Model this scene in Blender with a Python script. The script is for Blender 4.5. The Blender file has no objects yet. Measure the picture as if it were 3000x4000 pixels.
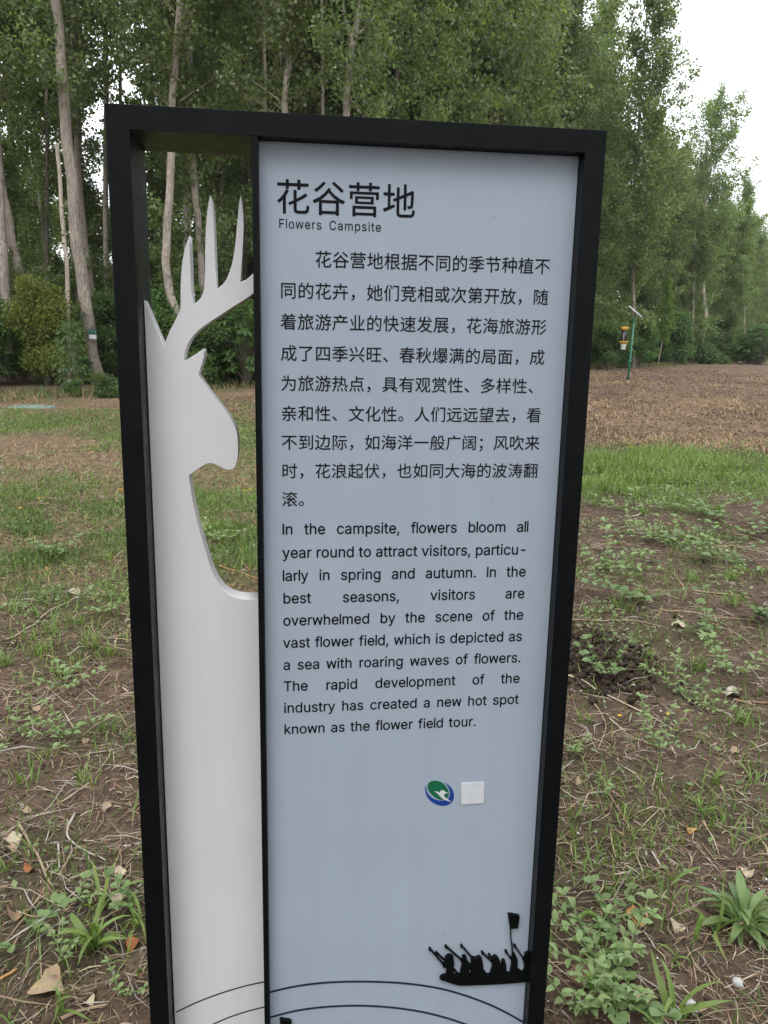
import bpy, bmesh, math, random
import numpy as np
from mathutils import Vector, Matrix, noise as mnoise

random.seed(7)
RNG = np.random.default_rng(11)
SC = bpy.context.scene
COL = SC.collection

# ------------------------------------------------------------------ camera
FPX, PITCH, ROLL, EYE = 3110.0, 0.2090, 0.0188, 1.494      # focal length in pixels of the 3000 x 4000 photograph
cp, sp_, cr, sr = math.cos(PITCH), math.sin(PITCH), math.cos(ROLL), math.sin(ROLL)
FWD = Vector((0, cp, -sp_))
UP0 = Vector((0, sp_, cp))
RIGHT = Vector((1, 0, 0)) * cr + UP0 * sr
UP = Vector((-1, 0, 0)) * sr + UP0 * cr
cam_data = bpy.data.cameras.new('camera')
cam_data.sensor_fit = 'HORIZONTAL'
cam_data.sensor_width = 27.0
cam_data.lens = FPX / 3000.0 * 27.0
cam_data.clip_start = 0.05
cam_data.clip_end = 3000
cam = bpy.data.objects.new('camera', cam_data)
COL.objects.link(cam)
cam.matrix_world = Matrix(((RIGHT.x, UP.x, -FWD.x, 0), (RIGHT.y, UP.y, -FWD.y, 0), (RIGHT.z, UP.z, -FWD.z, EYE), (0, 0, 0, 1)))
SC.camera = cam

# ------------------------------------------------------------------ overcast sky and soft sun
SUN_EL, SUN_AZ = math.radians(58), math.radians(200)       # light comes from high behind the photographer
world = bpy.data.worlds.new('World')
SC.world = world
world.use_nodes = True
wn, wl = world.node_tree.nodes, world.node_tree.links
bg = wn['Background']
sky = wn.new('ShaderNodeTexSky')
sky.sky_type = 'NISHITA'
sky.sun_disc = False
sky.sun_elevation = SUN_EL
sky.sun_rotation = SUN_AZ
skm = wn.new('ShaderNodeVectorMath'); skm.operation = 'SCALE'; skm.inputs['Scale'].default_value = 0.10
wl.new(sky.outputs[0], skm.inputs[0])
smix = wn.new('ShaderNodeMix'); smix.data_type = 'RGBA'
smix.inputs['Factor'].default_value = 0.90                 # a closed white cloud layer over the blue
smix.inputs[7].default_value = (1.12, 1.14, 1.19, 1)
wl.new(skm.outputs[0], smix.inputs[6])
wl.new(smix.outputs[2], bg.inputs[0])
bg.inputs[1].default_value = 1.0
sun_data = bpy.data.lights.new('sun', 'SUN')
sun_data.energy = 1.0
sun_data.angle = math.radians(28)
sun_data.color = (1.0, 0.985, 0.96)
sun = bpy.data.objects.new('sun', sun_data)
COL.objects.link(sun)
_sd = Vector((math.sin(SUN_AZ) * math.cos(SUN_EL), math.cos(SUN_AZ) * math.cos(SUN_EL), math.sin(SUN_EL)))
sun.rotation_euler = _sd.to_track_quat('Z', 'Y').to_euler()
SC.view_settings.view_transform = 'Standard'
SC.view_settings.look = 'None'
SC.view_settings.gamma = 1
SC.view_settings.exposure = 1.0
SC.view_settings.use_curve_mapping = False
SC.render.engine = 'CYCLES'
SC.cycles.max_bounces = 8
SC.cycles.diffuse_bounces = 6
SC.cycles.transmission_bounces = 6
SC.cycles.transparent_max_bounces = 4

# ------------------------------------------------------------------ helpers
def ray(u, v):
    return FWD + RIGHT * ((u - 1500) / FPX) + UP * ((2000 - v) / FPX)
def at(u, v, Y):
    """world point seen at (u, v) of the photograph, Y metres ahead"""
    d = ray(u, v); t = Y / d.y
    return Vector((d.x * t, Y, EYE + d.z * t))

def _hash(ix, iy, seed):
    n = (ix.astype(np.int64) * 374761393 + iy.astype(np.int64) * 668265263 + seed * 144269504) & 0xffffffff
    n = ((n ^ (n >> 13)) * 1274126177) & 0xffffffff
    return ((n ^ (n >> 16)) & 0xffff) / 65535.0
def vnoise(x, y, seed=0):
    x = np.asarray(x, float); y = np.asarray(y, float)
    ix, iy = np.floor(x), np.floor(y)
    fx, fy = x - ix, y - iy
    fx = fx * fx * (3 - 2 * fx); fy = fy * fy * (3 - 2 * fy)
    a = _hash(ix, iy, seed); b = _hash(ix + 1, iy, seed); c = _hash(ix, iy + 1, seed); d = _hash(ix + 1, iy + 1, seed)
    return (a * (1 - fx) + b * fx) * (1 - fy) + (c * (1 - fx) + d * fx) * fy
def fbm(x, y, seed=0, oct=4):
    s, a, t = 0, 1, 0
    for k in range(oct):
        s = s + a * vnoise(np.asarray(x) * 2 ** k + 17.3 * k, np.asarray(y) * 2 ** k - 9.1 * k, seed + k); t += a; a *= 0.5
    return s / t
def sstep(a, b, x):
    t = np.clip((np.asarray(x, float) - a) / (b - a), 0, 1)
    return t * t * (3 - 2 * t)
MOUND = (1.03, 3.68)
def height(x, y):
    x = np.asarray(x, float); y = np.asarray(y, float)
    r = np.hypot(x, y)
    near = 1 - sstep(8, 16, r)
    h = 0.05 * (fbm(x * .35, y * .35, 3, 3) - .5) * sstep(1, 5, r)
    h = h + near * (0.030 * (fbm(x * 5, y * 5, 21, 3) - .5) + 0.016 * (fbm(x * 19, y * 19, 22, 3) - .5))
    field = sstep(12.5, 14, y + x * .1) * sstep(-6, -3, x) * (1 - sstep(90, 130, r))
    h = h + field * (0.13 * (fbm(x * 2.2, y * 1.5, 31, 4) - .5))
    dm = np.hypot((x - MOUND[0]) / .32, (y - MOUND[1]) / .42)
    m = np.clip(1 - dm, 0, 1)
    h = h + m * (0.05 + .09 * (fbm(x * 16, y * 16, 41, 3) - .4))
    return h
def hz(x, y):
    return float(height(np.array([x]), np.array([y]))[0])
def G(u, v):
    """where the line of sight through (u, v) of the photograph meets the ground"""
    d = ray(u, v); z = 0.0
    for _ in range(3):
        t = (z - EYE) / d.z
        z = hz(d.x * t, d.y * t)
    return Vector((d.x * t, d.y * t, z))

def edge_x(y):
    return -5.0 + (y - 26.0) * 0.62
def zones(x, y):
    """green cover, dry straw, dark bare clods - what lies on the ground at a place"""
    x = np.asarray(x, float); y = np.asarray(y, float)
    n1 = fbm(x * .8, y * .8, 51, 4); n2 = fbm(x * 2.1, y * 2.1, 61, 3); n3 = fbm(x * .35, y * .3, 71, 3)
    yy = y + (n1 - .5) * 2.2
    strip = sstep(7.2, 8.0, yy + x * .06 + (n2 - .5) * 2.0) * (1 - sstep(10.9, 12.2, y + (n1 - .5) * 1.2 + (n2 - .5) * 2.2))
    rightg = np.clip(strip * 1.0 + .20 * sstep(.50, .62, n2) * (1 - sstep(7, 8, y)), 0, 1)
    leftg = .28 * sstep(.48, .6, n2) * (1 - sstep(4, 5, yy)) + sstep(4.2, 5.2, yy) * (1 - sstep(7.8, 9.2, yy)) * (.30 + .65 * sstep(.44, .60, n2 * .6 + n1 * .4)) \
        + sstep(8.5, 10, yy) * sstep(.46, .60, n1) * .6 + sstep(11, 13, yy) * (1 - sstep(14.5, 16.5, yy)) * .45
    side = sstep(-.2, .8, x - (y - 8) * .0)
    dback = sstep(13.5, 15.5, yy)
    green = leftg * (1 - side) + rightg * side
    green = green * (1 - dback * sstep(-3.5, -1, x))
    dryl = sstep(7.6, 9, yy) * (1 - sstep(10.8, 12.2, yy)) * .9 + .55 * (1 - sstep(.40, .52, n2)) * sstep(3.5, 5, yy) + .15 + sstep(13, 15, yy) * .45
    dryr = sstep(12, 14, y) * (.36 + .64 * sstep(.48, .60, n3 * .55 + n1 * .45)) * .9 + .16 * sstep(.5, .6, n2)
    dry = np.clip(dryl * (1 - side) + dryr * side, 0, 1)
    dark = sstep(.50, .62, fbm(x * .7, y * .5, 81, 3)) * sstep(12, 14, y) * (1 - sstep(24, 34, y)) * side
    dm = np.hypot((x - MOUND[0]) / .34, (y - MOUND[1]) / .45)
    dark = np.clip(dark + (1 - sstep(.6, 1.1, dm)) + .5 * sstep(.55, .66, n2) * (1 - sstep(4, 5, y)), 0, 1)
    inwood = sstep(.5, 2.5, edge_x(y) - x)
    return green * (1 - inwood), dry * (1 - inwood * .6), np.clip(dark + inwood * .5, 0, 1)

def tag(o, label=None, cat=None, group=None, kind=None):
    if label: o['label'] = label
    if cat: o['category'] = cat
    if group: o['group'] = group
    if kind: o['kind'] = kind
    return o
def link(name, me, mat=None, parent=None, loc=None, rot=None, scale=None):
    o = bpy.data.objects.new(name, me)
    COL.objects.link(o)
    if me is not None and mat is not None and len(me.materials) == 0:
        for m in (mat if isinstance(mat, (list, tuple)) else [mat]):
            me.materials.append(m)
    if parent: o.parent = parent
    if loc is not None: o.location = loc
    if rot is not None: o.rotation_euler = rot
    if scale is not None: o.scale = (scale,) * 3 if isinstance(scale, (int, float)) else scale
    return o
def empty(name, loc=(0, 0, 0), rot=(0, 0, 0), scale=1):
    o = bpy.data.objects.new(name, None)
    COL.objects.link(o)
    o.empty_display_size = .1
    o.location = loc; o.rotation_euler = rot
    o.scale = (scale,) * 3 if isinstance(scale, (int, float)) else scale
    return o
def tri_mesh(name, V, T, C=None, mat=None, smooth=False, mats=None):
    V = np.asarray(V, np.float32).reshape(-1, 3); T = np.asarray(T, np.int32).reshape(-1, 3)
    me = bpy.data.meshes.new(name)
    me.vertices.add(len(V)); me.vertices.foreach_set('co', V.ravel())
    me.loops.add(len(T) * 3); me.loops.foreach_set('vertex_index', T.ravel())
    me.polygons.add(len(T)); me.polygons.foreach_set('loop_start', np.arange(0, len(T) * 3, 3, dtype=np.int32))
    if smooth: me.polygons.foreach_set('use_smooth', np.ones(len(T), bool))
    if mats is not None: me.polygons.foreach_set('material_index', np.asarray(mats, np.int32))
    if C is not None:
        a = me.color_attributes.new('Col', 'FLOAT_COLOR', 'POINT')
        C = np.asarray(C, np.float32)
        if C.ndim == 1: C = np.repeat(C[:, None], 3, 1)
        C4 = np.ones((len(V), 4), np.float32); C4[:, :3] = C
        a.data.foreach_set('color', C4.ravel())
    me.update(calc_edges=True)
    if mat:
        for m in (mat if isinstance(mat, (list, tuple)) else [mat]): me.materials.append(m)
    return me
class Geo:
    """collects triangles"""
    def __init__(self): self.V, self.T, self.C, self.n = [], [], [], 0
    def add(self, V, T, C=None):
        V = np.asarray(V, float).reshape(-1, 3); T = np.asarray(T, int).reshape(-1, 3)
        self.V.append(V); self.T.append(T + self.n); self.n += len(V)
        if C is None: C = np.full((len(V), 3), .5)
        C = np.asarray(C, float)
        if C.ndim == 1: C = np.tile(C, (len(V), 1))
        self.C.append(C)
    def tube(self, pts, rad, seg=7, C=None, lump=0, cap=True):
        pts = [np.asarray(p, float) for p in pts]; n = len(pts)
        rad = [rad] * n if isinstance(rad, (int, float)) else rad
        d0 = pts[1] - pts[0]
        ref = np.array([1., 0, 0]) if abs(d0[0]) < .8 * np.linalg.norm(d0) else np.array([0, 1., 0])
        V = []
        for i in range(n):
            t = pts[min(i + 1, n - 1)] - pts[max(i - 1, 0)]
            t = t / (np.linalg.norm(t) + 1e-9)
            a = np.cross(t, ref); a /= np.linalg.norm(a) + 1e-9; b = np.cross(t, a)
            for k in range(seg):
                th = 2 * math.pi * k / seg
                rr = rad[i] * (1 + lump * (random.random() - .5))
                V.append(pts[i] + a * math.cos(th) * rr + b * math.sin(th) * rr)
        T = []
        for i in range(n - 1):
            for k in range(seg):
                p, q = i * seg + k, i * seg + (k + 1) % seg
                T += [(p, p + seg, q), (q, p + seg, q + seg)]
        if cap:
            V += [pts[0], pts[-1]]; c0, c1 = len(V) - 2, len(V) - 1
            for k in range(seg):
                T += [(c0, k, (k + 1) % seg), (c1, (n - 1) * seg + (k + 1) % seg, (n - 1) * seg + k)]
        self.add(V, T, C)
    def lathe(self, prof, seg=20, C=None, at=(0, 0, 0)):
        V, T = [], []
        for r, z in prof:
            for k in range(seg):
                th = 2 * math.pi * k / seg
                V.append((at[0] + r * math.cos(th), at[1] + r * math.sin(th), at[2] + z))
        for i in range(len(prof) - 1):
            for k in range(seg):
                p, q = i * seg + k, i * seg + (k + 1) % seg
                T += [(p, q, p + seg), (q, q + seg, p + seg)]
        self.add(V, T, C)
    def mesh(self, name, mat=None, smooth=False):
        return tri_mesh(name, np.concatenate(self.V), np.concatenate(self.T), np.concatenate(self.C), mat, smooth)

def box_mesh(name, x0, x1, y0, y1, z0, z1, bevel=0.0, mat=None):
    bm = bmesh.new()
    bmesh.ops.create_cube(bm, size=1)
    for v in bm.verts:
        v.co = Vector((x0 + (v.co.x + .5) * (x1 - x0), y0 + (v.co.y + .5) * (y1 - y0), z0 + (v.co.z + .5) * (z1 - z0)))
    if bevel: bmesh.ops.bevel(bm, geom=bm.edges[:], offset=bevel, segments=2, affect='EDGES', profile=.6)
    me = bpy.data.meshes.new(name); bm.to_mesh(me); bm.free()
    if mat: me.materials.append(mat)
    return me
def plate_mesh(name, outline, y0, y1, holes=(), bevel=0.0, mat=None):
    """an outline in the X-Z plane with real thickness from y0 (front) to y1 (back)"""
    cu = bpy.data.curves.new(name, 'CURVE'); cu.dimensions = '2D'; cu.fill_mode = 'BOTH'
    for loop in (outline,) + tuple(holes):
        s = cu.splines.new('POLY'); s.points.add(len(loop) - 1)
        for p, (a, b) in zip(s.points, loop): p.co = (a, b, 0, 1)
        s.use_cyclic_u = True
    cu.extrude = (y1 - y0) / 2; cu.bevel_depth = bevel; cu.bevel_resolution = 1; cu.offset = -bevel
    o = bpy.data.objects.new('tmp', cu); COL.objects.link(o)
    bpy.context.view_layer.update()
    me = bpy.data.meshes.new_from_object(o.evaluated_get(bpy.context.evaluated_depsgraph_get()))
    bpy.data.objects.remove(o); me.name = name
    n = len(me.vertices); a = np.empty(n * 3, np.float32); me.vertices.foreach_get('co', a); a = a.reshape(-1, 3)
    b = np.stack([a[:, 0], (y0 + y1) / 2 - a[:, 2] * 1.0, a[:, 1]], 1)
    me.vertices.foreach_set('co', b.ravel()); me.update()
    me.materials.clear()
    if mat: me.materials.append(mat)
    return me
def stroke_outline(pts, w):
    P = [Vector(p) for p in pts]; L, R = [], []
    for i, p in enumerate(P):
        t = (P[min(i + 1, len(P) - 1)] - P[max(i - 1, 0)]).normalized(); n = Vector((-t.y, t.x)) * w / 2
        L.append(tuple(p + n)); R.append(tuple(p - n))
    return L + R[::-1]
def smooth_path(pts, k=6):
    P = [Vector(p) for p in pts]; out = []
    for i in range(len(P) - 1):
        a, b, c, d = P[max(i - 1, 0)], P[i], P[i + 1], P[min(i + 2, len(P) - 1)]
        for j in range(k):
            t = j / k
            out.append(.5 * ((2 * b) + (c - a) * t + (2 * a - 5 * b + 4 * c - d) * t * t + (3 * b - a - 3 * c + d) * t ** 3))
    out.append(P[-1])
    return out

# ------------------------------------------------------------------ materials
def mat_base(name, rough=.6, spec=.3):
    m = bpy.data.materials.new(name); m.use_nodes = True
    nt = m.node_tree; b = nt.nodes['Principled BSDF']
    b.inputs['Roughness'].default_value = rough
    b.inputs['Specular IOR Level'].default_value = spec
    return m, nt, b
def node(nt, t, **kw):
    n = nt.nodes.new(t)
    for k, v in kw.items():
        if k in n.inputs.keys(): n.inputs[k].default_value = v
        else: setattr(n, k, v)
    return n
def ramp(nt, fac, stops):
    r = nt.nodes.new('ShaderNodeValToRGB'); e = r.color_ramp.elements
    while len(e) < len(stops): e.new(.5)
    for el, (p, c) in zip(e, stops): el.position = p; el.color = (*c, 1)
    nt.links.new(fac, r.inputs[0]); return r.outputs[0]
def mixc(nt, f, a, b, mode='MIX'):
    m = nt.nodes.new('ShaderNodeMix'); m.data_type = 'RGBA'; m.blend_type = mode
    for s, v in ((0, f), (6, a), (7, b)):
        if isinstance(v, bpy.types.NodeSocket): nt.links.new(v, m.inputs[s])
        elif s == 0: m.inputs[0].default_value = v
        else: m.inputs[s].default_value = (*v, 1)
    return m.outputs[2]
def noise_n(nt, scale, detail=4, rough=.55, obj=True, w=None):
    tc = nt.nodes.new('ShaderNodeTexCoord')
    n = nt.nodes.new('ShaderNodeTexNoise'); n.inputs['Scale'].default_value = scale
    n.inputs['Detail'].default_value = detail; n.inputs['Roughness'].default_value = rough
    nt.links.new(tc.outputs['Object' if obj else 'Generated'], n.inputs['Vector'])
    return n
def bump(nt, b, h, strength=.3, dist=.002):
    n = nt.nodes.new('ShaderNodeBump'); n.inputs['Strength'].default_value = strength; n.inputs['Distance'].default_value = dist
    nt.links.new(h, n.inputs['Height']); nt.links.new(n.outputs[0], b.inputs['Normal'])

def make_plain(name, col, rough=.6, spec=.3, var=.12, scale=30, bmp=.15, dist=.001):
    m, nt, b = mat_base(name, rough, spec)
    n = noise_n(nt, scale, 5)
    lo = tuple(c * (1 - var) for c in col); hi = tuple(min(1, c * (1 + var)) for c in col)
    nt.links.new(ramp(nt, n.outputs['Fac'], [(.3, lo), (.7, hi)]), b.inputs['Base Color'])
    if bmp: bump(nt, b, n.outputs['Fac'], bmp, dist)
    return m
def make_leaf(name, c0, c1, trans=.3, rough=.5, spec=.35, tint=(1.25, 1.3, .6), instvar=.18):
    """leaf colour runs from c0 to c1 with the leaf's own value, some leaves brighter; a little light comes through"""
    m, nt, b = mat_base(name, rough, spec)
    at_ = nt.nodes.new('ShaderNodeAttribute'); at_.attribute_name = 'Col'
    sep = nt.nodes.new('ShaderNodeSeparateColor'); nt.links.new(at_.outputs['Color'], sep.inputs[0])
    base = ramp(nt, sep.outputs[0], [(0, c0), (1, c1)])
    oi = nt.nodes.new('ShaderNodeObjectInfo')
    hs = nt.nodes.new('ShaderNodeHueSaturation')
    mr = nt.nodes.new('ShaderNodeMapRange'); mr.inputs[3].default_value = 1 - instvar; mr.inputs[4].default_value = 1 + instvar
    nt.links.new(oi.outputs['Random'], mr.inputs[0]); nt.links.new(mr.outputs[0], hs.inputs['Value'])
    mh = nt.nodes.new('ShaderNodeMapRange'); mh.inputs[3].default_value = .488; mh.inputs[4].default_value = .512
    nt.links.new(oi.outputs['Random'], mh.inputs[0]); nt.links.new(mh.outputs[0], hs.inputs['Hue'])
    nt.links.new(base, hs.inputs['Color'])
    nt.links.new(hs.outputs[0], b.inputs['Base Color'])
    tr = nt.nodes.new('ShaderNodeBsdfTranslucent')
    tc = mixc(nt, 1.0, hs.outputs[0], tint, 'MULTIPLY'); nt.links.new(tc, tr.inputs[0])
    mx = nt.nodes.new('ShaderNodeMixShader'); mx.inputs[0].default_value = trans
    nt.links.new(b.outputs[0], mx.inputs[1]); nt.links.new(tr.outputs[0], mx.inputs[2])
    nt.links.new(mx.outputs[0], nt.nodes['Material Output'].inputs[0])
    return m
def make_attr(name, rough=.8, spec=.15, var=.25, scale=60):
    """the colour is the piece's own (attribute) with a little mottling"""
    m, nt, b = mat_base(name, rough, spec)
    a = nt.nodes.new('ShaderNodeAttribute'); a.attribute_name = 'Col'
    n = noise_n(nt, scale, 4)
    g = ramp(nt, n.outputs['Fac'], [(.3, (1 - var,) * 3), (.7, (1 + 0 * var,) * 3)])
    nt.links.new(mixc(nt, 1.0, a.outputs['Color'], g, 'MULTIPLY'), b.inputs['Base Color'])
    bump(nt, b, n.outputs['Fac'], .3, .002)
    return m

def make_ground():
    m, nt, b = mat_base('ground_soil', .92, .12)
    L = nt.links
    a = nt.nodes.new('ShaderNodeAttribute'); a.attribute_name = 'Col'
    sep = nt.nodes.new('ShaderNodeSeparateColor'); L.new(a.outputs['Color'], sep.inputs[0])
    big = noise_n(nt, 1.3, 6, .6); mid = noise_n(nt, 9, 6, .65); fine = noise_n(nt, 55, 6, .7); fib = noise_n(nt, 140, 3, .7)
    soil = ramp(nt, mid.outputs['Fac'], [(.32, (.034, .022, .015)), (.50, (.082, .055, .038)), (.68, (.150, .104, .074))])
    soil = mixc(nt, ramp(nt, big.outputs['Fac'], [(.42, (0, 0, 0)), (.62, (.55, .55, .55))]), soil, (.120, .088, .066))
    grain = ramp(nt, fine.outputs['Fac'], [(.30, (.55, .55, .55)), (.5, (.95, .95, .95)), (.72, (1.35, 1.3, 1.25))])
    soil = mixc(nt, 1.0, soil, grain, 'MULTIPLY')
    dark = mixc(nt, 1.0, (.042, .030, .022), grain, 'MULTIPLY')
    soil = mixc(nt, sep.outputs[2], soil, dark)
    straw = ramp(nt, fib.outputs['Fac'], [(.35, (.105, .068, .040)), (.55, (.205, .142, .085)), (.75, (.31, .235, .145))])
    mask = nt.nodes.new('ShaderNodeMath'); mask.operation = 'MULTIPLY'
    L.new(sep.outputs[1], mask.inputs[0]); L.new(ramp(nt, mid.outputs['Fac'], [(.35, (.25,) * 3), (.6, (1,) * 3)]), mask.inputs[1])
    soil = mixc(nt, mask.outputs[0], soil, straw)
    green = ramp(nt, fine.outputs['Fac'], [(.35, (.030, .040, .014)), (.55, (.060, .085, .026)), (.75, (.10, .125, .045))])
    gm = nt.nodes.new('ShaderNodeMath'); gm.operation = 'MULTIPLY'
    L.new(sep.outputs[0], gm.inputs[0]); gm.inputs[1].default_value = .75
    soil = mixc(nt, gm.outputs[0], soil, green)
    L.new(soil, b.inputs['Base Color'])
    ad = nt.nodes.new('ShaderNodeMath'); ad.operation = 'MULTIPLY_ADD'; ad.inputs[1].default_value = 1.6
    L.new(mid.outputs['Fac'], ad.inputs[0]); L.new(fine.outputs['Fac'], ad.inputs[2])
    bump(nt, b, ad.outputs[0], .9, .018)
    return m

def make_black(name='black_powder_coat'):
    m, nt, b = mat_base(name, .34, .13)
    n = noise_n(nt, 900, 2); d = noise_n(nt, 26, 6, .7)
    nt.links.new(ramp(nt, d.outputs['Fac'], [(.35, (.0020, .0028, .0035)), (.64, (.0035, .0048, .0058)), (.78, (.012, .012, .012))]), b.inputs['Base Color'])
    nt.links.new(ramp(nt, d.outputs['Fac'], [(.3, (.30,) * 3), (.7, (.46,) * 3)]), b.inputs['Roughness'])
    bump(nt, b, n.outputs['Fac'], .25, .0004)
    s = noise_n(nt, 330, 3, .6); src = b.inputs['Base Color'].links[0].from_socket
    c = mixc(nt, ramp(nt, s.outputs['Fac'], [(.745, (0,) * 3), (.79, (.6,) * 3)]), src, (.10, .105, .10)); nt.links.new(c, b.inputs['Base Color'])
    return m
def make_panel(name, col, rough):
    """painted sheet with faint rain marks and a few specks of dirt"""
    m, nt, b = mat_base(name, rough, .4)
    d = noise_n(nt, 5, 5, .6); s = noise_n(nt, 210, 2, .5); st = noise_n(nt, 3, 5, .6)
    mp = nt.nodes.new('ShaderNodeMapping'); mp.inputs['Scale'].default_value = (9, 1, .6)
    tc = nt.nodes.new('ShaderNodeTexCoord'); nt.links.new(tc.outputs['Object'], mp.inputs[0]); nt.links.new(mp.outputs[0], st.inputs['Vector'])
    c = mixc(nt, 1.0, col, ramp(nt, d.outputs['Fac'], [(.3, (.955, .96, .955)), (.7, (1.01, 1.01, 1.01))]), 'MULTIPLY')
    c = mixc(nt, 1.0, c, ramp(nt, st.outputs['Fac'], [(.3, (.965, .965, .955)), (.6, (1, 1, 1))]), 'MULTIPLY')
    c = mixc(nt, ramp(nt, s.outputs['Fac'], [(.752, (0,) * 3), (.785, (.75,) * 3)]), c, (.09, .085, .08))
    nt.links.new(c, b.inputs['Base Color'])
    nt.links.new(ramp(nt, d.outputs['Fac'], [(.3, (rough - .05,) * 3), (.7, (rough + .08,) * 3)]), b.inputs['Roughness'])
    bump(nt, b, noise_n(nt, 500, 2).outputs['Fac'], .08, .0003)
    return m
def make_bark(name, lo, mid, hi):
    m, nt, b = mat_base(name, .9, .12)
    tc = nt.nodes.new('ShaderNodeTexCoord')
    mp = nt.nodes.new('ShaderNodeMapping'); mp.inputs['Scale'].default_value = (9, 9, 2.2)
    nt.links.new(tc.outputs['Object'], mp.inputs[0])
    n = nt.nodes.new('ShaderNodeTexNoise'); n.inputs['Scale'].default_value = 2.2; n.inputs['Detail'].default_value = 7; n.inputs['Roughness'].default_value = .65
    nt.links.new(mp.outputs[0], n.inputs['Vector'])
    big = noise_n(nt, .8, 4)
    c = ramp(nt, n.outputs['Fac'], [(.32, lo), (.5, mid), (.68, hi)])
    c = mixc(nt, 1.0, c, ramp(nt, big.outputs['Fac'], [(.35, (.72, .74, .70)), (.65, (1.08, 1.05, 1.0))]), 'MULTIPLY')
    oi = nt.nodes.new('ShaderNodeObjectInfo')
    hs = nt.nodes.new('ShaderNodeHueSaturation'); mr = nt.nodes.new('ShaderNodeMapRange'); mr.inputs[3].default_value = .8; mr.inputs[4].default_value = 1.12
    nt.links.new(oi.outputs['Random'], mr.inputs[0]); nt.links.new(mr.outputs[0], hs.inputs['Value']); nt.links.new(c, hs.inputs['Color'])
    nt.links.new(hs.outputs[0], b.inputs['Base Color'])
    bump(nt, b, n.outputs['Fac'], .6, .012)
    return m

M = {}
M['ground'] = make_ground()
M['black'] = make_black()
M['white_panel'] = make_panel('white_paint', (.590, .582, .594), .42)
M['blue_panel'] = make_panel('blue_grey_paint', (.300, .350, .418), .40)
M['ink'] = make_plain('black_print', (.0045, .005, .0075), .40, .12, .1, 200, 0)
M['wave'] = make_plain('dark_line_print', (.016, .020, .032), .45, .15, .45, 700, 0)
M['relief'] = make_plain('black_relief_paint', (.0025, .0035, .0035), .45, .10, .1, 300, .1)
M['logo_green'] = make_plain('green_print', (.006, .105, .048), .4, .3, .05, 100, 0)
M['logo_blue'] = make_plain('blue_print', (.008, .040, .215), .4, .3, .05, 100, 0)
M['sticker'] = make_plain('white_sticker', (.50, .52, .53), .4, .3, .04, 100, 0)
M['bark'] = make_bark('poplar_bark', (.16, .130, .108), (.305, .262, .230), (.42, .37, .335))
M['bark_dark'] = make_bark('dark_bark', (.075, .060, .048), (.14, .112, .092), (.21, .175, .150))
M['bark_pale'] = make_bark('pale_bark', (.24, .20, .16), (.44, .39, .33), (.60, .55, .48))
M['twig'] = make_bark('twig_bark', (.12, .10, .075), (.21, .185, .14), (.33, .30, .24))
M['poplar_leaf'] = make_leaf('poplar_leaf', (.078, .122, .042), (.235, .285, .128), .50, .45, .45)
M['under_leaf'] = make_leaf('understory_leaf', (.036, .085, .024), (.125, .195, .062), .42, .5, .35)
M['yellow_leaf'] = make_leaf('yellow_green_leaf', (.075, .118, .020), (.205, .240, .050), .40, .5, .3)
M['bright_leaf'] = make_leaf('bright_green_leaf', (.085, .165, .026), (.200, .300, .070), .40, .5, .3)
M['grass'] = make_leaf('grass_blade', (.062, .112, .022), (.205, .285, .076), .32, .5, .3, instvar=.06)
M['weed'] = make_leaf('weed_leaf', (.070, .125, .035), (.210, .285, .115), .28, .5, .35, instvar=.08)
M['attr'] = make_attr('dry_litter')
M['clod'] = make_attr('soil_clod', .95, .08, .45, 90)
M['lamp_green'] = make_plain('green_enamel', (.010, .130, .072), .35, .5, .1, 30, .1)
M['yellow_plastic'] = make_plain('yellow_plastic', (.56, .32, .035), .4, .5, .12, 30, .1)
M['white_plastic'] = make_plain('white_plastic', (.70, .71, .70), .4, .4, .05, 30, .05)
M['dark_plastic'] = make_plain('dark_plastic', (.045, .030, .028), .4, .4, .2, 30, .1)
M['alu'] = make_plain('brushed_aluminium', (.55, .54, .55), .4, .5, .06, 50, .05)
M['cell'] = make_plain('solar_cells', (.20, .205, .23), .25, .6, .1, 60, 0)
M['teal'] = make_plain('teal_fibreglass', (.125, .170, .140), .6, .25, .3, 8, .3, .004)
M['trap_teal'] = make_plain('teal_trap_plastic', (.020, .190, .150), .4, .4, .2, 20, .1)
M['stone'] = make_plain('pale_stone', (.50, .49, .46), .8, .2, .2, 60, .5, .003)
M['flower'] = make_plain('yellow_petal', (.80, .47, .015), .6, .2, .15, 200, 0)

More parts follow.
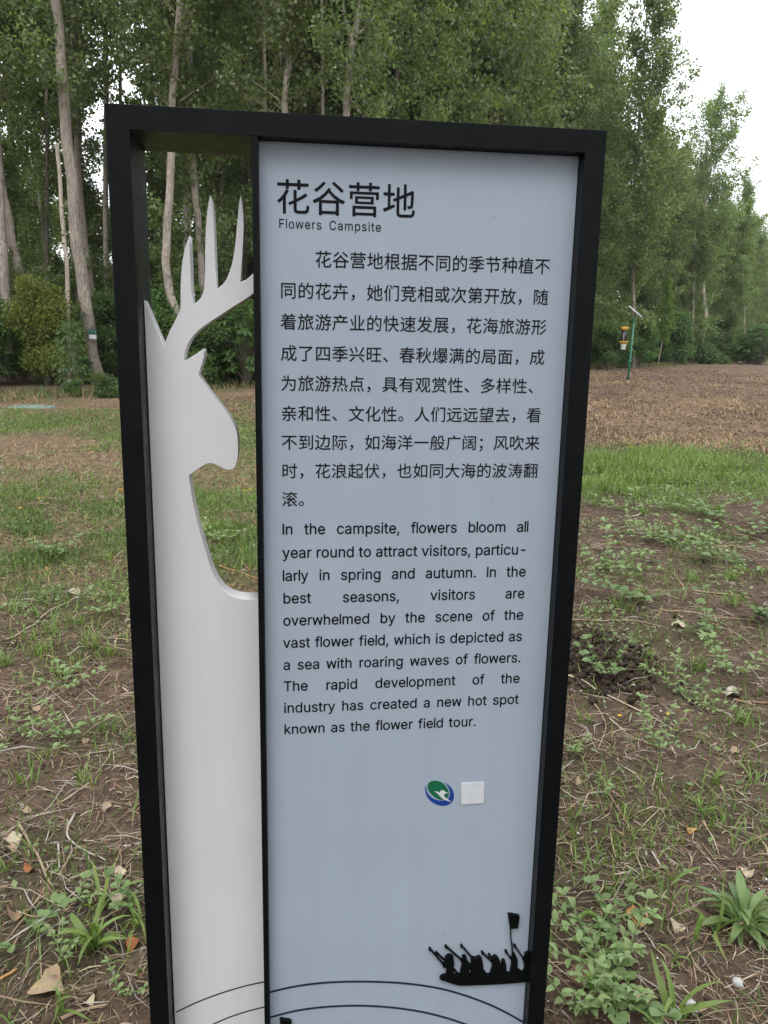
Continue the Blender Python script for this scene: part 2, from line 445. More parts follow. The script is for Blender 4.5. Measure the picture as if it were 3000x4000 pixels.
# outlines of the Latin letters: letter | advance | contours, thousandths of an em
GLYPH_DATA = '''
,|188|38,-119 68,71 137,71 84,-119
-|453|337,244 337,188 114,188 114,244
.|188|95,-4 86,-4 78,-1 70,3 63,9 57,16 53,24 50,32 50,41 50,50 53,59 57,66 63,73 70,79 78,83 86,86 95,87 104,86 113,83 121,79 128,73 134,66 138,59 140,50 141,41 140,32 138,24 134,16 128,9 121,3 113,-1 104,-4
C|510|267,-7 235,-5 205,1 177,11 150,25 126,42 104,63 86,88 70,115 57,146 48,179 42,215 40,254 42,293 48,329 57,362 70,393 86,421 104,445 126,466 150,484 177,498 205,508 235,514 267,516 286,515 305,513 323,509 340,504 357,498 373,490 388,481 402,471 415,460 427,447 438,433 448,418 456,402 463,385 469,367 473,348 408,348 405,361 401,373 395,384 389,395 382,404 375,413 366,421 357,428 348,435 337,440 327,445 315,449 304,452 292,454 280,455 267,456 245,454 223,450 203,443 184,432 166,419 150,403 137,385 125,364 116,340 109,314 105,285 103,254 105,223 109,194 116,168 125,145 137,123 151,105 166,89 184,76 203,66 223,59 245,54 267,53 280,53 292,55 304,57 315,60 327,64 337,69 348,74 357,81 366,88 375,96 382,105 389,114 395,125 401,136 405,148 408,160 473,160 469,142 463,124 457,107 448,91 438,76 428,62 416,49 402,38 388,28 373,19 357,11 341,5 323,0 305,-4 286,-6
F|410|60,0 60,509 369,509 369,452 125,452 125,278 346,278 346,221 125,221 125,0
I|141|40,0 40,509 101,509 101,0
T|449|32,452 32,509 417,509 417,452 257,452 257,0 193,0 193,452
a|389|160,-9 142,-8 126,-5 110,-1 94,5 80,12 68,22 57,32 48,45 40,58 35,73 31,90 30,108 31,123 34,138 38,150 43,161 50,171 58,179 67,187 78,193 89,199 100,203 112,207 125,211 138,213 152,216 165,218 178,220 234,227 244,228 252,230 259,232 265,235 270,238 273,243 275,248 276,255 276,257 275,268 273,279 271,288 267,297 262,304 256,311 248,317 240,322 230,326 220,329 208,330 196,331 183,330 171,329 159,326 149,322 140,318 132,313 124,307 118,301 112,294 107,288 103,281 100,274 41,291 48,308 57,322 67,335 79,346 91,355 104,364 118,370 133,375 148,379 163,382 179,384 194,384 204,384 215,383 227,382 239,379 251,376 263,372 275,367 286,360 296,353 306,343 315,333 322,320 329,306 333,290 336,272 337,251 337,0 277,0 277,52 272,52 269,45 264,38 258,32 252,25 244,18 236,12 226,6 215,1 203,-3 190,-6 176,-8/170,45 187,46 202,49 216,53 228,59 239,66 248,74 257,83 263,93 269,104 272,115 275,126 276,138 276,190 273,188 270,186 265,184 259,182 253,180 246,179 239,177 231,176 200,171 175,168 165,166 154,164 144,162 134,159 125,155 117,150 110,145 103,139 98,132 95,124 93,115 92,105 92,95 94,87 98,79 102,72 107,66 114,61 121,56 130,52 139,49 149,47 159,46
b|424|229,-8 213,-7 198,-5 184,-1 172,4 162,10 153,17 145,24 138,31 132,39 127,46 122,53 118,59 112,59 112,0 53,0 53,509 114,509 114,319 118,319 122,325 127,331 132,338 137,346 144,353 152,360 161,367 171,373 183,378 197,381 212,384 229,384 252,383 274,378 294,371 313,361 330,347 345,332 359,313 370,293 379,270 385,245 389,218 390,189 389,160 385,133 379,108 370,84 359,64 346,45 330,29 313,16 294,5 274,-2 252,-7/220,47 237,48 253,51 267,57 279,66 291,76 301,88 309,101 316,117 321,133 325,151 327,170 328,189 327,209 325,227 321,245 316,261 309,276 301,290 291,301 280,311 267,319 253,325 237,329 220,330 203,329 188,325 174,320 161,312 150,302 140,291 132,278 125,263 120,247 116,229 113,210 113,189 113,169 116,150 120,132 125,115 132,100 140,86 150,75 162,65 174,57 188,51 204,48
c|396|207,-8 182,-7 159,-2 137,6 117,16 98,30 82,46 68,64 56,85 46,108 40,133 36,159 34,187 36,216 40,243 46,268 56,291 68,312 82,330 98,346 117,360 137,371 159,378 182,383 207,384 221,384 234,383 247,380 260,377 272,373 284,368 295,362 305,356 315,349 324,341 332,332 340,322 347,312 353,301 358,289 362,277 303,262 301,269 298,276 294,283 290,289 286,295 281,301 276,306 270,311 264,315 257,319 250,322 242,325 234,327 226,329 217,329 207,330 189,329 173,325 158,319 145,310 134,300 124,287 115,274 108,258 103,242 99,224 97,206 96,187 97,169 99,151 103,134 108,117 115,102 124,89 134,76 145,66 158,57 173,51 189,48 207,46 217,47 226,48 234,49 243,52 250,54 258,58 264,62 271,66 277,71 282,76 287,82 292,89 296,95 299,102 302,110 304,117 363,102 359,90 354,78 348,67 341,56 334,46 325,37 316,29 306,21 296,15 285,9 273,4 261,-1 248,-4 235,-6 221,-8
d|424|195,-8 172,-7 151,-2 130,5 111,16 94,29 79,45 66,64 55,84 46,108 39,133 35,160 34,189 35,218 39,245 46,270 55,293 66,313 79,332 95,347 112,361 131,371 151,378 173,383 196,384 213,384 228,381 241,378 253,373 263,367 272,360 280,353 287,346 293,338 298,331 303,325 306,319 311,319 311,509 372,509 372,0 313,0 313,59 307,59 303,53 298,46 293,39 287,31 280,24 272,17 263,10 252,4 241,-1 227,-5 212,-7/205,47 221,48 236,51 250,57 263,65 274,75 284,86 293,100 299,115 305,132 309,150 311,169 312,189 311,210 309,229 305,247 300,263 293,278 284,291 275,302 263,312 251,320 237,325 221,329 205,330 187,329 172,325 157,319 145,311 133,301 124,290 115,276 108,261 103,245 99,227 97,209 96,189 97,170 99,151 103,133 109,117 115,101 124,88 134,76 145,66 158,57 172,51 188,48
e|404|212,-8 185,-7 161,-2 138,6 117,16 98,30 82,46 68,64 56,85 46,108 40,132 35,159 34,187 35,215 39,242 46,267 55,290 67,311 81,329 97,346 115,359 135,370 157,378 180,383 205,384 221,384 236,382 251,379 266,374 280,368 294,361 307,351 319,341 331,329 341,315 350,299 357,282 363,263 368,242 370,219 371,194 371,169 75,169 75,221 338,221 310,202 309,220 307,237 303,254 298,269 291,282 283,294 273,305 263,314 250,321 237,326 222,329 205,330 189,329 173,326 159,321 146,313 135,304 125,294 116,282 109,270 103,256 99,241 97,226 96,211 96,178 97,157 100,139 104,122 110,106 118,92 128,80 139,70 151,61 165,55 179,50 195,47 212,46 224,47 234,48 244,50 254,53 263,56 271,61 278,66 285,73 292,80 297,88 302,96 306,105 365,91 360,77 353,63 345,51 335,39 324,29 311,19 298,11 283,4 266,-1 249,-5 231,-7
f|254|228,379 228,327 6,327 6,379/81,0 81,432 82,447 84,461 89,474 96,486 104,496 113,505 124,513 135,519 148,524 161,527 174,529 187,530 197,530 207,529 215,528 222,527 229,525 234,524 239,522 243,521 227,468 215,472 211,473 206,473 200,474 195,474 182,473 171,470 162,466 154,460 149,452 145,443 142,431 142,419 142,0
g|425|207,-151 187,-150 168,-148 150,-144 134,-140 119,-134 105,-127 93,-119 82,-110 73,-101 64,-91 57,-80 51,-69 101,-41 106,-47 110,-53 116,-59 122,-66 128,-72 136,-78 145,-83 154,-88 165,-92 178,-95 192,-97 207,-97 229,-96 249,-92 267,-85 282,-75 295,-62 304,-47 310,-28 311,-6 311,68 306,68 302,62 298,56 293,49 287,41 280,34 272,28 263,21 252,16 241,11 227,8 212,5 195,5 173,6 152,10 132,17 113,27 95,39 80,53 67,71 55,90 46,112 39,136 35,163 34,191 35,220 39,246 46,271 55,293 66,314 80,332 95,347 112,361 131,371 152,378 173,383 196,384 213,384 228,382 242,378 253,373 264,367 273,360 281,353 288,346 294,338 299,331 304,325 308,319 313,319 313,379 372,379 372,-9 371,-32 367,-54 360,-73 350,-90 338,-104 324,-117 308,-127 291,-136 271,-142 251,-147 229,-150/205,59 222,60 237,63 251,68 264,75 275,84 285,95 293,107 300,121 305,137 309,154 312,172 312,193 312,212 309,231 305,248 300,264 293,278 285,291 275,303 264,312 251,320 237,325 222,329 205,330 188,329 172,325 158,320 145,312 134,302 124,290 115,277 109,262 103,246 99,229 97,212 96,193 97,173 99,155 103,138 109,123 116,108 124,96 134,85 145,76 158,68 172,63 188,60
h|410|114,227 114,0 53,0 53,509 114,509 114,287 102,287 112,312 124,332 137,349 152,362 169,372 187,379 207,383 227,384 246,383 264,380 280,376 295,369 309,360 321,349 332,336 341,321 348,304 353,285 356,264 357,240 357,0 296,0 296,235 295,256 290,275 283,291 273,304 260,315 246,323 229,328 210,329 197,328 184,326 172,322 161,317 150,311 141,303 133,293 126,283 121,271 117,257 114,243
i|167|53,0 53,379 114,379 114,0/84,443 75,444 67,446 60,449 54,455 48,461 44,468 42,475 41,483 42,491 44,499 48,506 54,512 60,517 67,521 75,523 84,524 92,523 100,521 107,517 114,512 119,506 123,499 126,491 126,483 126,475 123,468 119,461 114,455 107,449 100,446 92,444
k|381|110,137 110,212 121,212 284,379 360,379 184,199 177,199/53,0 53,509 114,509 114,0/294,0 148,186 191,229 372,0
l|124|32,0 32,517 92,517 92,0
m|610|53,0 53,379 112,379 112,295 108,295 112,310 118,323 125,335 132,346 141,355 151,363 161,370 172,376 183,380 195,384 207,386 219,386 239,385 257,380 273,372 287,361 299,347 309,331 316,314 321,295 312,295 317,308 322,321 329,332 337,343 347,353 357,361 368,369 381,375 394,380 407,383 422,385 437,386 453,385 468,383 483,378 497,372 510,364 522,354 532,342 541,328 548,313 553,296 556,276 557,255 557,0 496,0 496,254 494,273 490,289 483,302 473,313 460,321 447,326 433,329 419,330 406,330 395,328 384,324 374,320 365,314 358,307 351,299 345,290 341,280 338,270 336,259 335,247 335,0 274,0 274,260 273,275 269,288 262,301 253,311 242,320 229,326 215,329 199,330 188,330 178,328 168,325 158,320 148,314 140,307 132,299 126,289 121,278 117,266 114,253 114,238 114,0
n|410|114,227 114,0 53,0 53,379 112,379 112,287 102,287 112,312 124,332 137,349 152,362 169,372 187,379 207,383 227,384 246,383 264,380 280,376 295,369 309,360 321,349 332,336 341,321 348,304 353,285 356,264 357,240 357,0 296,0 296,235 295,256 290,275 283,291 273,304 260,315 246,323 229,328 210,329 197,328 184,326 172,322 161,317 150,311 141,303 133,293 126,283 121,271 117,257 114,243
o|415|207,-8 182,-7 159,-2 137,6 117,16 98,30 82,46 68,64 56,85 46,108 40,133 36,159 34,187 36,216 40,243 46,268 56,291 68,312 82,330 98,346 117,360 137,371 159,378 182,383 207,384 233,383 256,378 278,371 299,360 317,346 333,330 347,312 359,291 369,268 376,243 380,216 381,187 380,159 376,133 369,108 359,85 347,64 333,46 317,30 299,16 278,6 256,-2 233,-7/207,46 226,48 242,51 257,57 270,66 282,76 292,89 300,102 307,117 312,134 316,151 318,169 319,187 318,206 316,224 312,242 307,258 300,274 292,287 282,300 270,310 257,319 242,325 226,329 207,330 189,329 173,325 158,319 145,310 134,300 124,287 115,274 108,258 103,242 99,224 97,206 96,187 97,169 99,151 103,134 108,117 115,102 124,89 134,76 145,66 158,57 173,51 189,48
p|424|53,-143 53,379 112,379 112,319 118,319 122,325 126,331 131,338 137,346 144,353 152,360 161,367 171,373 183,378 197,381 212,384 229,384 252,383 274,378 294,371 313,361 330,347 345,332 359,313 370,293 379,270 385,245 389,218 390,189 389,160 385,133 379,108 370,84 359,64 346,45 330,29 313,16 294,5 274,-2 252,-7 229,-8 213,-7 198,-5 184,-1 173,4 162,10 153,17 145,24 138,31 132,39 127,46 122,53 118,59 114,59 114,-143/220,47 237,48 253,51 267,57 279,66 291,76 301,88 309,101 316,117 321,133 325,151 327,170 328,189 327,209 325,227 321,245 316,261 309,276 301,290 291,301 280,311 267,319 253,325 237,329 220,330 203,329 188,325 174,320 161,312 150,302 140,291 132,278 125,263 120,247 116,229 113,210 113,189 113,169 116,150 120,132 125,115 132,100 140,86 150,75 162,65 174,57 188,51 204,48
r|259|53,0 53,379 112,379 112,321 115,321 122,335 130,347 140,358 152,367 166,375 181,380 196,384 213,385 229,384 243,384 243,322 230,324 224,325 219,325 213,326 207,326 194,325 182,323 170,319 159,315 149,309 140,301 132,293 126,284 121,273 117,262 114,250 114,237 114,0
s|365|182,-8 163,-7 145,-5 128,-2 112,3 98,10 84,18 72,27 62,38 53,50 45,63 40,78 36,94 94,107 99,92 105,79 114,69 124,60 136,54 150,49 165,46 181,45 200,46 217,50 232,55 244,62 255,71 262,81 267,91 268,103 267,112 265,121 260,129 254,136 246,142 237,147 225,151 212,155 149,170 125,177 104,186 87,196 72,208 61,222 53,237 48,255 47,274 48,290 51,305 57,319 65,332 75,343 87,354 100,363 115,370 131,377 149,381 167,384 187,384 206,384 223,381 239,378 254,372 267,366 279,358 290,349 299,339 307,328 314,316 319,303 324,290 268,277 264,288 258,298 251,307 243,316 232,323 219,328 205,331 187,333 171,332 156,329 143,324 131,317 121,308 114,299 110,289 109,277 110,267 112,258 117,250 124,243 133,237 144,232 157,227 172,223 229,209 254,202 275,194 292,183 306,171 317,158 325,142 330,125 331,107 330,90 326,75 321,61 312,47 302,35 290,24 276,15 260,6 242,0 223,-5 203,-7
t|227|204,379 204,327 6,327 6,379/65,471 126,471 126,98 127,86 128,76 132,68 136,61 142,56 150,53 159,51 170,50 185,51 202,54 213,2 208,0 203,-1 198,-2 192,-3 186,-3 180,-4 174,-4 168,-4 145,-3 125,2 107,10 92,21 80,35 72,52 67,71 65,93
u|410|182,-5 164,-4 146,-1 130,4 115,11 101,20 89,31 78,44 69,59 62,76 57,95 54,116 53,139 53,379 114,379 114,144 115,123 119,105 127,89 137,75 150,64 164,56 181,52 200,50 213,51 226,53 238,57 249,62 259,69 268,77 276,86 283,97 289,109 293,122 295,137 296,153 296,379 357,379 357,0 298,0 298,92 307,92 297,67 286,47 272,30 257,17 240,7 222,0 203,-4
v|389|163,0 17,379 84,379 165,155 171,138 177,121 182,104 187,87 191,70 196,53 201,37 206,21 184,21 189,37 194,53 198,70 203,87 207,104 213,121 218,138 224,155 305,379 371,379 226,0
w|530|22,379 86,379 166,0 104,0/104,0 166,0 292,379 236,379/236,379 292,379 424,0 362,0/362,0 424,0 510,379 446,379
y|389|47,-139 61,-86 71,-87 80,-89 88,-90 96,-90 104,-89 111,-87 118,-84 124,-80 130,-74 136,-67 141,-58 146,-48 151,-36 163,-1 17,379 84,379 165,155 171,138 177,121 182,104 187,87 191,70 196,53 201,37 206,21 184,21 188,37 193,53 198,70 202,87 207,104 212,121 218,138 224,155 305,379 371,379 204,-58 198,-72 191,-85 184,-97 177,-107 168,-116 159,-124 150,-130 139,-136 128,-140 117,-143 104,-145 91,-145 84,-145 77,-145 71,-144 65,-143 59,-142 54,-141 51,-140
'''

# ------------------------------------------------------------------ the ground: one sheet out to the horizon
def build_ground():
    rr = np.concatenate([[0.02, .3, .6], np.geomspace(.9, 26, 520), np.geomspace(26.6, 1500, 90)])
    aa = np.concatenate([np.radians(np.linspace(-38, 38, 540)), np.radians(np.linspace(38, 322, 60)[1:-1])])
    nr, na = len(rr), len(aa)
    R_, A_ = np.meshgrid(rr, aa, indexing='ij')
    X, Y = R_ * np.sin(A_), R_ * np.cos(A_)
    Z = height(X, Y)
    V = np.stack([X, Y, Z], -1).reshape(-1, 3)
    i, j = np.meshgrid(np.arange(nr - 1), np.arange(na), indexing='ij')
    j2 = (j + 1) % na
    a, b, c, d = i * na + j, i * na + j2, (i + 1) * na + j2, (i + 1) * na + j
    T = np.concatenate([np.stack([a, c, b], -1).reshape(-1, 3), np.stack([a, d, c], -1).reshape(-1, 3)])
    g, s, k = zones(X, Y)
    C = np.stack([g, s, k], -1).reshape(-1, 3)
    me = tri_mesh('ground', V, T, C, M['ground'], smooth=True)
    tag(link('ground', me), kind='structure')
build_ground()

# ------------------------------------------------------------------ the sign
SIGN = empty('information_sign', (-0.38266, 1.14863, 0), (0, 0, 0.1295))
tag(SIGN, 'tall black framed information sign with white deer cut-out and blue-grey text panel', 'sign')
W_, H_, FB, DEP = .70, 1.80, .0310, .126
def prism(name, quad, y0, y1, mat=M['black'], bevel=.00035):
    bm = bmesh.new()
    vs = [bm.verts.new((x, y0, z)) for x, z in quad] + [bm.verts.new((x, y1, z)) for x, z in quad]
    n = len(quad)
    bm.faces.new(vs[:n]); bm.faces.new(vs[n:][::-1])
    for i in range(n):
        j = (i + 1) % n
        bm.faces.new((vs[i], vs[n + i], vs[n + j], vs[j]))
    bmesh.ops.recalc_face_normals(bm, faces=bm.faces[:])
    bmesh.ops.bevel(bm, geom=bm.edges[:], offset=bevel, segments=2, affect='EDGES', profile=.5)
    me = bpy.data.meshes.new(name); bm.to_mesh(me); bm.free(); me.materials.append(mat)
    return link(name, me, parent=SIGN)
e = .00002
prism('frame_post', [(0, -.05), (FB, -.05), (FB, H_ - FB - e), (0, H_ - e)], 0, DEP)
prism('frame_post', [(W_, -.05), (W_, H_ - e), (W_ - FB, H_ - FB - e), (W_ - FB, -.05)], 0, DEP)
prism('top_rail', [(e, H_), (FB + e, H_ - FB), (W_ - FB - e, H_ - FB), (W_ - e, H_)], 0, DEP)
prism('bottom_rail', [(FB + e, .10), (W_ - FB - e, .10), (W_ - FB - e, .131), (FB + e, .131)], .001, DEP - .001)
prism('divider', [(.1925, .1315), (.2012, .1315), (.2012, H_ - FB - e), (.1925, H_ - FB - e)], .0006, DEP - .004, bevel=.0006)
prism('text_panel', [(.2016, .1315), (.6686, .1315), (.6686, 1.7683), (.2016, 1.7683)], .0225, .098, M['blue_panel'], .0008)
DEER = [(.0325, 1.5490), (0.0583, 1.4838), (0.0676, 1.5057), (0.0747, 1.5185), (0.0819, 1.5326), (0.0845, 1.5386), (0.0848, 1.552), (0.0851, 1.5643), (0.0865, 1.584), (0.0889, 1.6035), (0.0928, 1.6217), (0.0971, 1.6334), (0.1007, 1.6418), (0.1008, 1.6296), (0.1008, 1.6103), (0.1010, 1.5844), (0.1014, 1.5647), (0.102, 1.5443), (0.1074, 1.5475), (0.1132, 1.5529), (0.1174, 1.5606), (0.1197, 1.5705), (0.1209, 1.5849), (0.1216, 1.6045), (0.1226, 1.6304), (0.1243, 1.656), (0.1266, 1.6752), (0.1289, 1.6879), (0.1315, 1.6983), (0.134, 1.6919), (0.1352, 1.678), (0.1359, 1.6654), (0.1363, 1.6462), (0.1366, 1.6244), (0.1368, 1.6049), (0.1368, 1.5679), (0.1411, 1.57), (0.1473, 1.5752), (0.1521, 1.5819), (0.1563, 1.5912), (0.1606, 1.6044), (0.1643, 1.6214), (0.1667, 1.6396), (0.1691, 1.6602), (0.1707, 1.6768), (0.1726, 1.6896), (0.1746, 1.6995), (0.1764, 1.6935), (0.1777, 1.6822), (0.1785, 1.6708), (0.1786, 1.658), (0.1777, 1.6386), (0.1763, 1.6192), (0.1744, 1.5995), (0.1718, 1.5787), (0.1804, 1.5816), (0.1865, 1.5868), (0.1922, 1.5920), (0.1922, 1.5632), (0.1819, 1.5552), (0.1682, 1.5466), (0.1545, 1.538), (0.1408, 1.5286), (0.1298, 1.5217), (0.1188, 1.5141), (0.1106, 1.5079), (0.1022, 1.4996), (0.0966, 1.4921), (0.0923, 1.4846), (0.0887, 1.4751), (0.0858, 1.4615), (0.0938, 1.466), (0.1041, 1.4723), (0.1166, 1.481), (0.1172, 1.4756), (0.1165, 1.4681), (0.1142, 1.4599), (0.111, 1.4517), (0.108, 1.4424), (0.1158, 1.4292), (0.1248, 1.4163), (0.134, 1.4036), (0.1432, 1.3920), (0.1516, 1.3811), (0.158, 1.3705), (0.162, 1.3600), (0.1640, 1.3486), (0.1645, 1.3350), (0.1640, 1.321), (0.1625, 1.3111), (0.1601, 1.3041), (0.1566, 1.2994), (0.1517, 1.2974), (0.1468, 1.2976), (0.1411, 1.2996), (0.1354, 1.3026), (0.1296, 1.3056), (0.1249, 1.3075), (0.1201, 1.3079), (0.1143, 1.3064), (0.1084, 1.3028), (0.1025, 1.2983), (0.0957, 1.2937), (0.0892, 1.2894), (0.0899, 1.2774), (0.0919, 1.2574), (0.0951, 1.2383), (0.1, 1.2119), (0.1061, 1.1862), (0.1125, 1.1610), (0.1176, 1.1424), (0.1235, 1.1256), (0.1305, 1.1117), (0.1387, 1.1012), (0.1480, 1.0944), (0.1583, 1.0903), (0.1703, 1.0880), (0.1922, 1.0867), (.1922, .1320), (.0325, .1320)]
link('deer_cutout', plate_mesh('deer_cutout', DEER, .050, .086, bevel=.0009, mat=M['white_panel']), parent=SIGN)
for zc in (.45, .78, 1.05, 1.42):                           # small weld lugs that carry the cut-out
    prism('weld_lug', [(FB, zc), (.0323, zc), (.0323, zc + .02), (FB, zc + .02)], .060, .080, bevel=.0002)
for x, z in ((.0312, .352), (.0312, .62)):
    pass

# curved wave lines on both panels
def wave(name, pts, w, y):
    out = stroke_outline(smooth_path(pts, 5), w)
    link(name, plate_mesh(name, out, y - .0010, y - .0001, mat=M['wave']), parent=SIGN)
wave('wave_line', [(0.2021, 0.371), (0.2328, 0.3771), (0.2751, 0.3811), (0.321, 0.3808), (0.374, 0.3765), (0.4276, 0.3689), (0.4752, 0.3585), (0.5165, 0.3458), (0.5585, 0.3277), (0.6012, 0.3055), (0.6374, 0.2824), (0.6682, 0.2600)], .0034, .0225)
wave('wave_line', [(0.2021, 0.3187), (0.2423, 0.3272), (0.285, 0.3306), (0.3313, 0.3296), (0.3747, 0.3254), (0.4254, 0.316), (0.4768, 0.3018), (0.5151, 0.2871), (0.5468, 0.2725), (.60, .2440), (.6682, .2010)], .0034, .0225)
wave('wave_line', [(0.0357, 0.3208), (0.0594, 0.332), (0.0856, 0.3427), (0.1168, 0.3530), (0.1495, 0.3615), (0.1742, 0.3663), (0.1918, 0.3688)], .0029, .050)
wave('wave_line', [(0.0357, .2540), (.066, .2720), (0.0988, 0.2880), (0.1237, 0.2985), (0.1485, 0.3064), (0.1734, 0.3125), (0.1918, 0.3156)], .0029, .050)

# the black relief of a rowing boat, its crew, oars and flag
BOAT = link('boat_relief', plate_mesh('boat_relief', [(0.5055, 0.3739), (0.5067, 0.3769), (0.5104, 0.3795), (0.5157, 0.3803), (0.5327, 0.3785), (0.5419, 0.3778), (0.5512, 0.3764), (0.5667, 0.3747), (0.5822, 0.3736), (0.5977, 0.3737), (0.6132, 0.3734), (0.6288, 0.3732), (0.6367, 0.373), (0.6600, 0.3735), (0.6684, 0.3735), (0.6684, 0.3516), (0.6614, 0.3517), (0.6378, 0.3515), (0.6143, 0.352), (0.5909, 0.3530), (0.5675, 0.3542), (0.5489, 0.3553), (0.5396, 0.3572), (0.5271, 0.3622), (0.5161, 0.3678), (0.5084, 0.3711)], .0166, .0222, bevel=.0004, mat=M['relief']), parent=SIGN)
FIGS = [[(0.5161, 0.3750), (0.5177, 0.3881), (0.5164, 0.3966), (0.5105, 0.3984), (0.5096, 0.4025), (0.5145, 0.4059), (0.5150, 0.4135), (0.5138, 0.4150), (0.5142, 0.4166), (0.5181, 0.4208), (0.5210, 0.4216), (0.5234, 0.4214), (0.5275, 0.4196), (0.5291, 0.4171), (0.5293, 0.4132), (0.5313, 0.406), (0.5312, 0.4020), (0.5302, 0.3974), (0.5310, 0.3868), (0.5330, 0.3750)],
 [(0.542, 0.3750), (0.5439, 0.3891), (0.5459, 0.3994), (0.5435, 0.4067), (0.546, 0.4099), (0.5453, 0.4148), (0.5465, 0.4170), (0.5496, 0.4176), (0.5526, 0.4162), (0.5538, 0.4130), (0.5544, 0.4090), (0.5579, 0.4001), (0.5592, 0.3877), (0.5602, 0.3735)],
 [(0.5605, 0.3735), (0.5647, 0.3837), (0.5624, 0.3962), (0.5621, 0.4084), (0.5636, 0.4110), (0.5660, 0.4126), (0.5690, 0.4122), (0.5728, 0.4106), (0.5735, 0.4130), (0.5765, 0.4137), (0.5790, 0.4122), (0.5813, 0.4105), (0.5831, 0.4047), (0.5854, 0.3905), (0.5859, 0.3799), (0.5854, 0.3711)],
 [(0.5979, 0.3709), (0.6004, 0.3821), (0.6025, 0.3889), (0.6012, 0.3978), (0.6023, 0.4065), (0.6029, 0.4105), (0.6067, 0.4128), (0.6115, 0.4093), (0.6166, 0.3999), (0.6189, 0.3909), (0.6199, 0.3802), (0.6198, 0.3709)],
 [(0.6195, 0.3709), (0.6202, 0.3784), (0.6196, 0.3909), (0.6195, 0.3997), (0.6205, 0.4015), (0.6227, 0.4024), (0.6255, 0.4010), (0.6270, 0.3960), (0.6279, 0.3918), (0.6292, 0.3709)],
 [(0.6362, 0.3713), (0.637, 0.3821), (0.6383, 0.3944), (0.6365, 0.3998), (0.638, 0.4067), (0.6390, 0.4120), (0.6410, 0.4143), (0.6431, 0.4133), (0.6466, 0.4068), (0.6493, 0.4004), (0.6492, 0.3881), (0.6506, 0.3776), (0.6561, 0.3762), (0.6575, 0.3713)],
 [(0.6591, 0.3713), (0.6627, 0.378), (0.6622, 0.3922), (0.6592, 0.396), (0.6598, 0.4012), (0.663, 0.4062), (0.6615, 0.4098), (0.6642, 0.4131), (0.6665, 0.4136), (0.6684, 0.4134), (0.6684, 0.3713)]]
for f in FIGS:
    link('rower', plate_mesh('rower', f, .0158, .0224, bevel=.0004, mat=M['relief']), parent=BOAT)
for a, b in [((0.4857, 0.4375), (0.5119, 0.4017)), ((0.4977, 0.4282), (0.5144, 0.4097)), ((0.5144, 0.4401), (0.5445, 0.4083)), ((0.5433, 0.4388), (0.5652, 0.4099)), ((0.5819, 0.4214), (0.6019, 0.3986)), ((0.5954, 0.415), (0.6032, 0.4046)), ((0.6261, 0.4204), (0.6375, 0.4015)), ((0.6422, 0.4303), (0.661, 0.3993)), ((0.5306, 0.3913), (0.5418, 0.3768)), ((0.5563, 0.402), (0.5644, 0.3925)), ((0.5566, 0.3932), (0.5647, 0.3854)), ((0.5851, 0.3835), (0.5938, 0.372))]:
    a, b = Vector(a), Vector(b); t = (b - a).normalized(); n = Vector((-t.y, t.x))
    tip = a.y > .41
    out = [a + n * .0011, b + n * .0011, b - n * .0011, a - n * .0011]
    if tip: out = [a + t * .004 + n * .0011, b + n * .0011, b - n * .0011, a + t * .005 - n * .0011, a + t * .0045 - n * .0030, a - n * .0024, a - t * .0014 + n * .0004, a + t * .0008 + n * .0022]
    link('oar', plate_mesh('oar', [tuple(p) for p in out], .0170, .0223, mat=M['relief']), parent=BOAT)
link('flag_pole', plate_mesh('flag_pole', [(.6268, .4960), (.6280, .4960), (.6330, .4668), (.6354, .4400), (.6372, .4392), (.6402, .4101), (.6384, .4101), (.6350, .4400), (.6342, .4404), (.6316, .4668)], .0170, .0223, mat=M['relief']), parent=BOAT)
link('flag', plate_mesh('flag', [(0.6263, 0.4970), (0.6278, .4977), (0.6293, 0.4971), (.6336, .4966), (0.6379, 0.4951), (.6420, .4936), (.6462, .4930), (0.6477, 0.4909), (0.6467, 0.4789), (0.6460, 0.4690), (.6446, .4655), (0.6436, 0.4668), (.6409, .4674), (0.6317, 0.4668), (0.6291, 0.4804)], .0164, .0223, bevel=.0004, mat=M['relief']), parent=BOAT)
link('small_flag', plate_mesh('small_flag', [(0.2187, 0.3172), (.2215, .3174), (0.2291, 0.3150), (.2350, .3140), (0.2399, 0.3103), (0.2390, 0.3000), (0.2382, 0.2918), (.2300, .2935), (.2222, .2930), (.2232, .2560), (.2214, .2560), (0.2205, 0.2956)], .0164, .0223, bevel=.0004, mat=M['relief']), parent=SIGN)

# round printed emblem: green disc, blue crescent, white bird
def flat(name, pts, y, mat, parent, k=5):
    p = smooth_path(list(pts) + [pts[0]], k)[:-1] if k else [Vector(q) for q in pts]
    return link(name, plate_mesh(name, [tuple(q) for q in p], y - .0003, y, mat=mat), parent=parent)
EMB = link('emblem', plate_mesh('emblem', [tuple(q) for q in smooth_path([(0.4848, 0.7662), (0.4922, 0.7643), (0.4998, 0.7596), (0.5059, 0.7523), (0.5091, 0.745), (0.5101, 0.7385), (0.5081, 0.733), (0.5052, 0.7304), (0.5008, 0.7294), (0.4934, 0.7301), (0.4843, 0.736), (0.4767, 0.7444), (0.4727, 0.7535), (0.4733, 0.7598), (0.4768, 0.7644), (0.4848, 0.7662)], 5)[:-1]], .0217, .0224, mat=M['logo_green']), parent=SIGN)
CRES = [(0.4692, 0.7576), (0.4684, 0.7521), (0.4701, 0.7424), (0.4748, 0.7325), (0.4825, 0.7248), (0.4908, 0.72), (0.4997, 0.7176), (0.5086, 0.7184), (0.5158, 0.7236), (0.5189, 0.7299), (0.5192, 0.7379), (0.5157, 0.7478), (0.5095, 0.7561), (0.5012, 0.7619)]
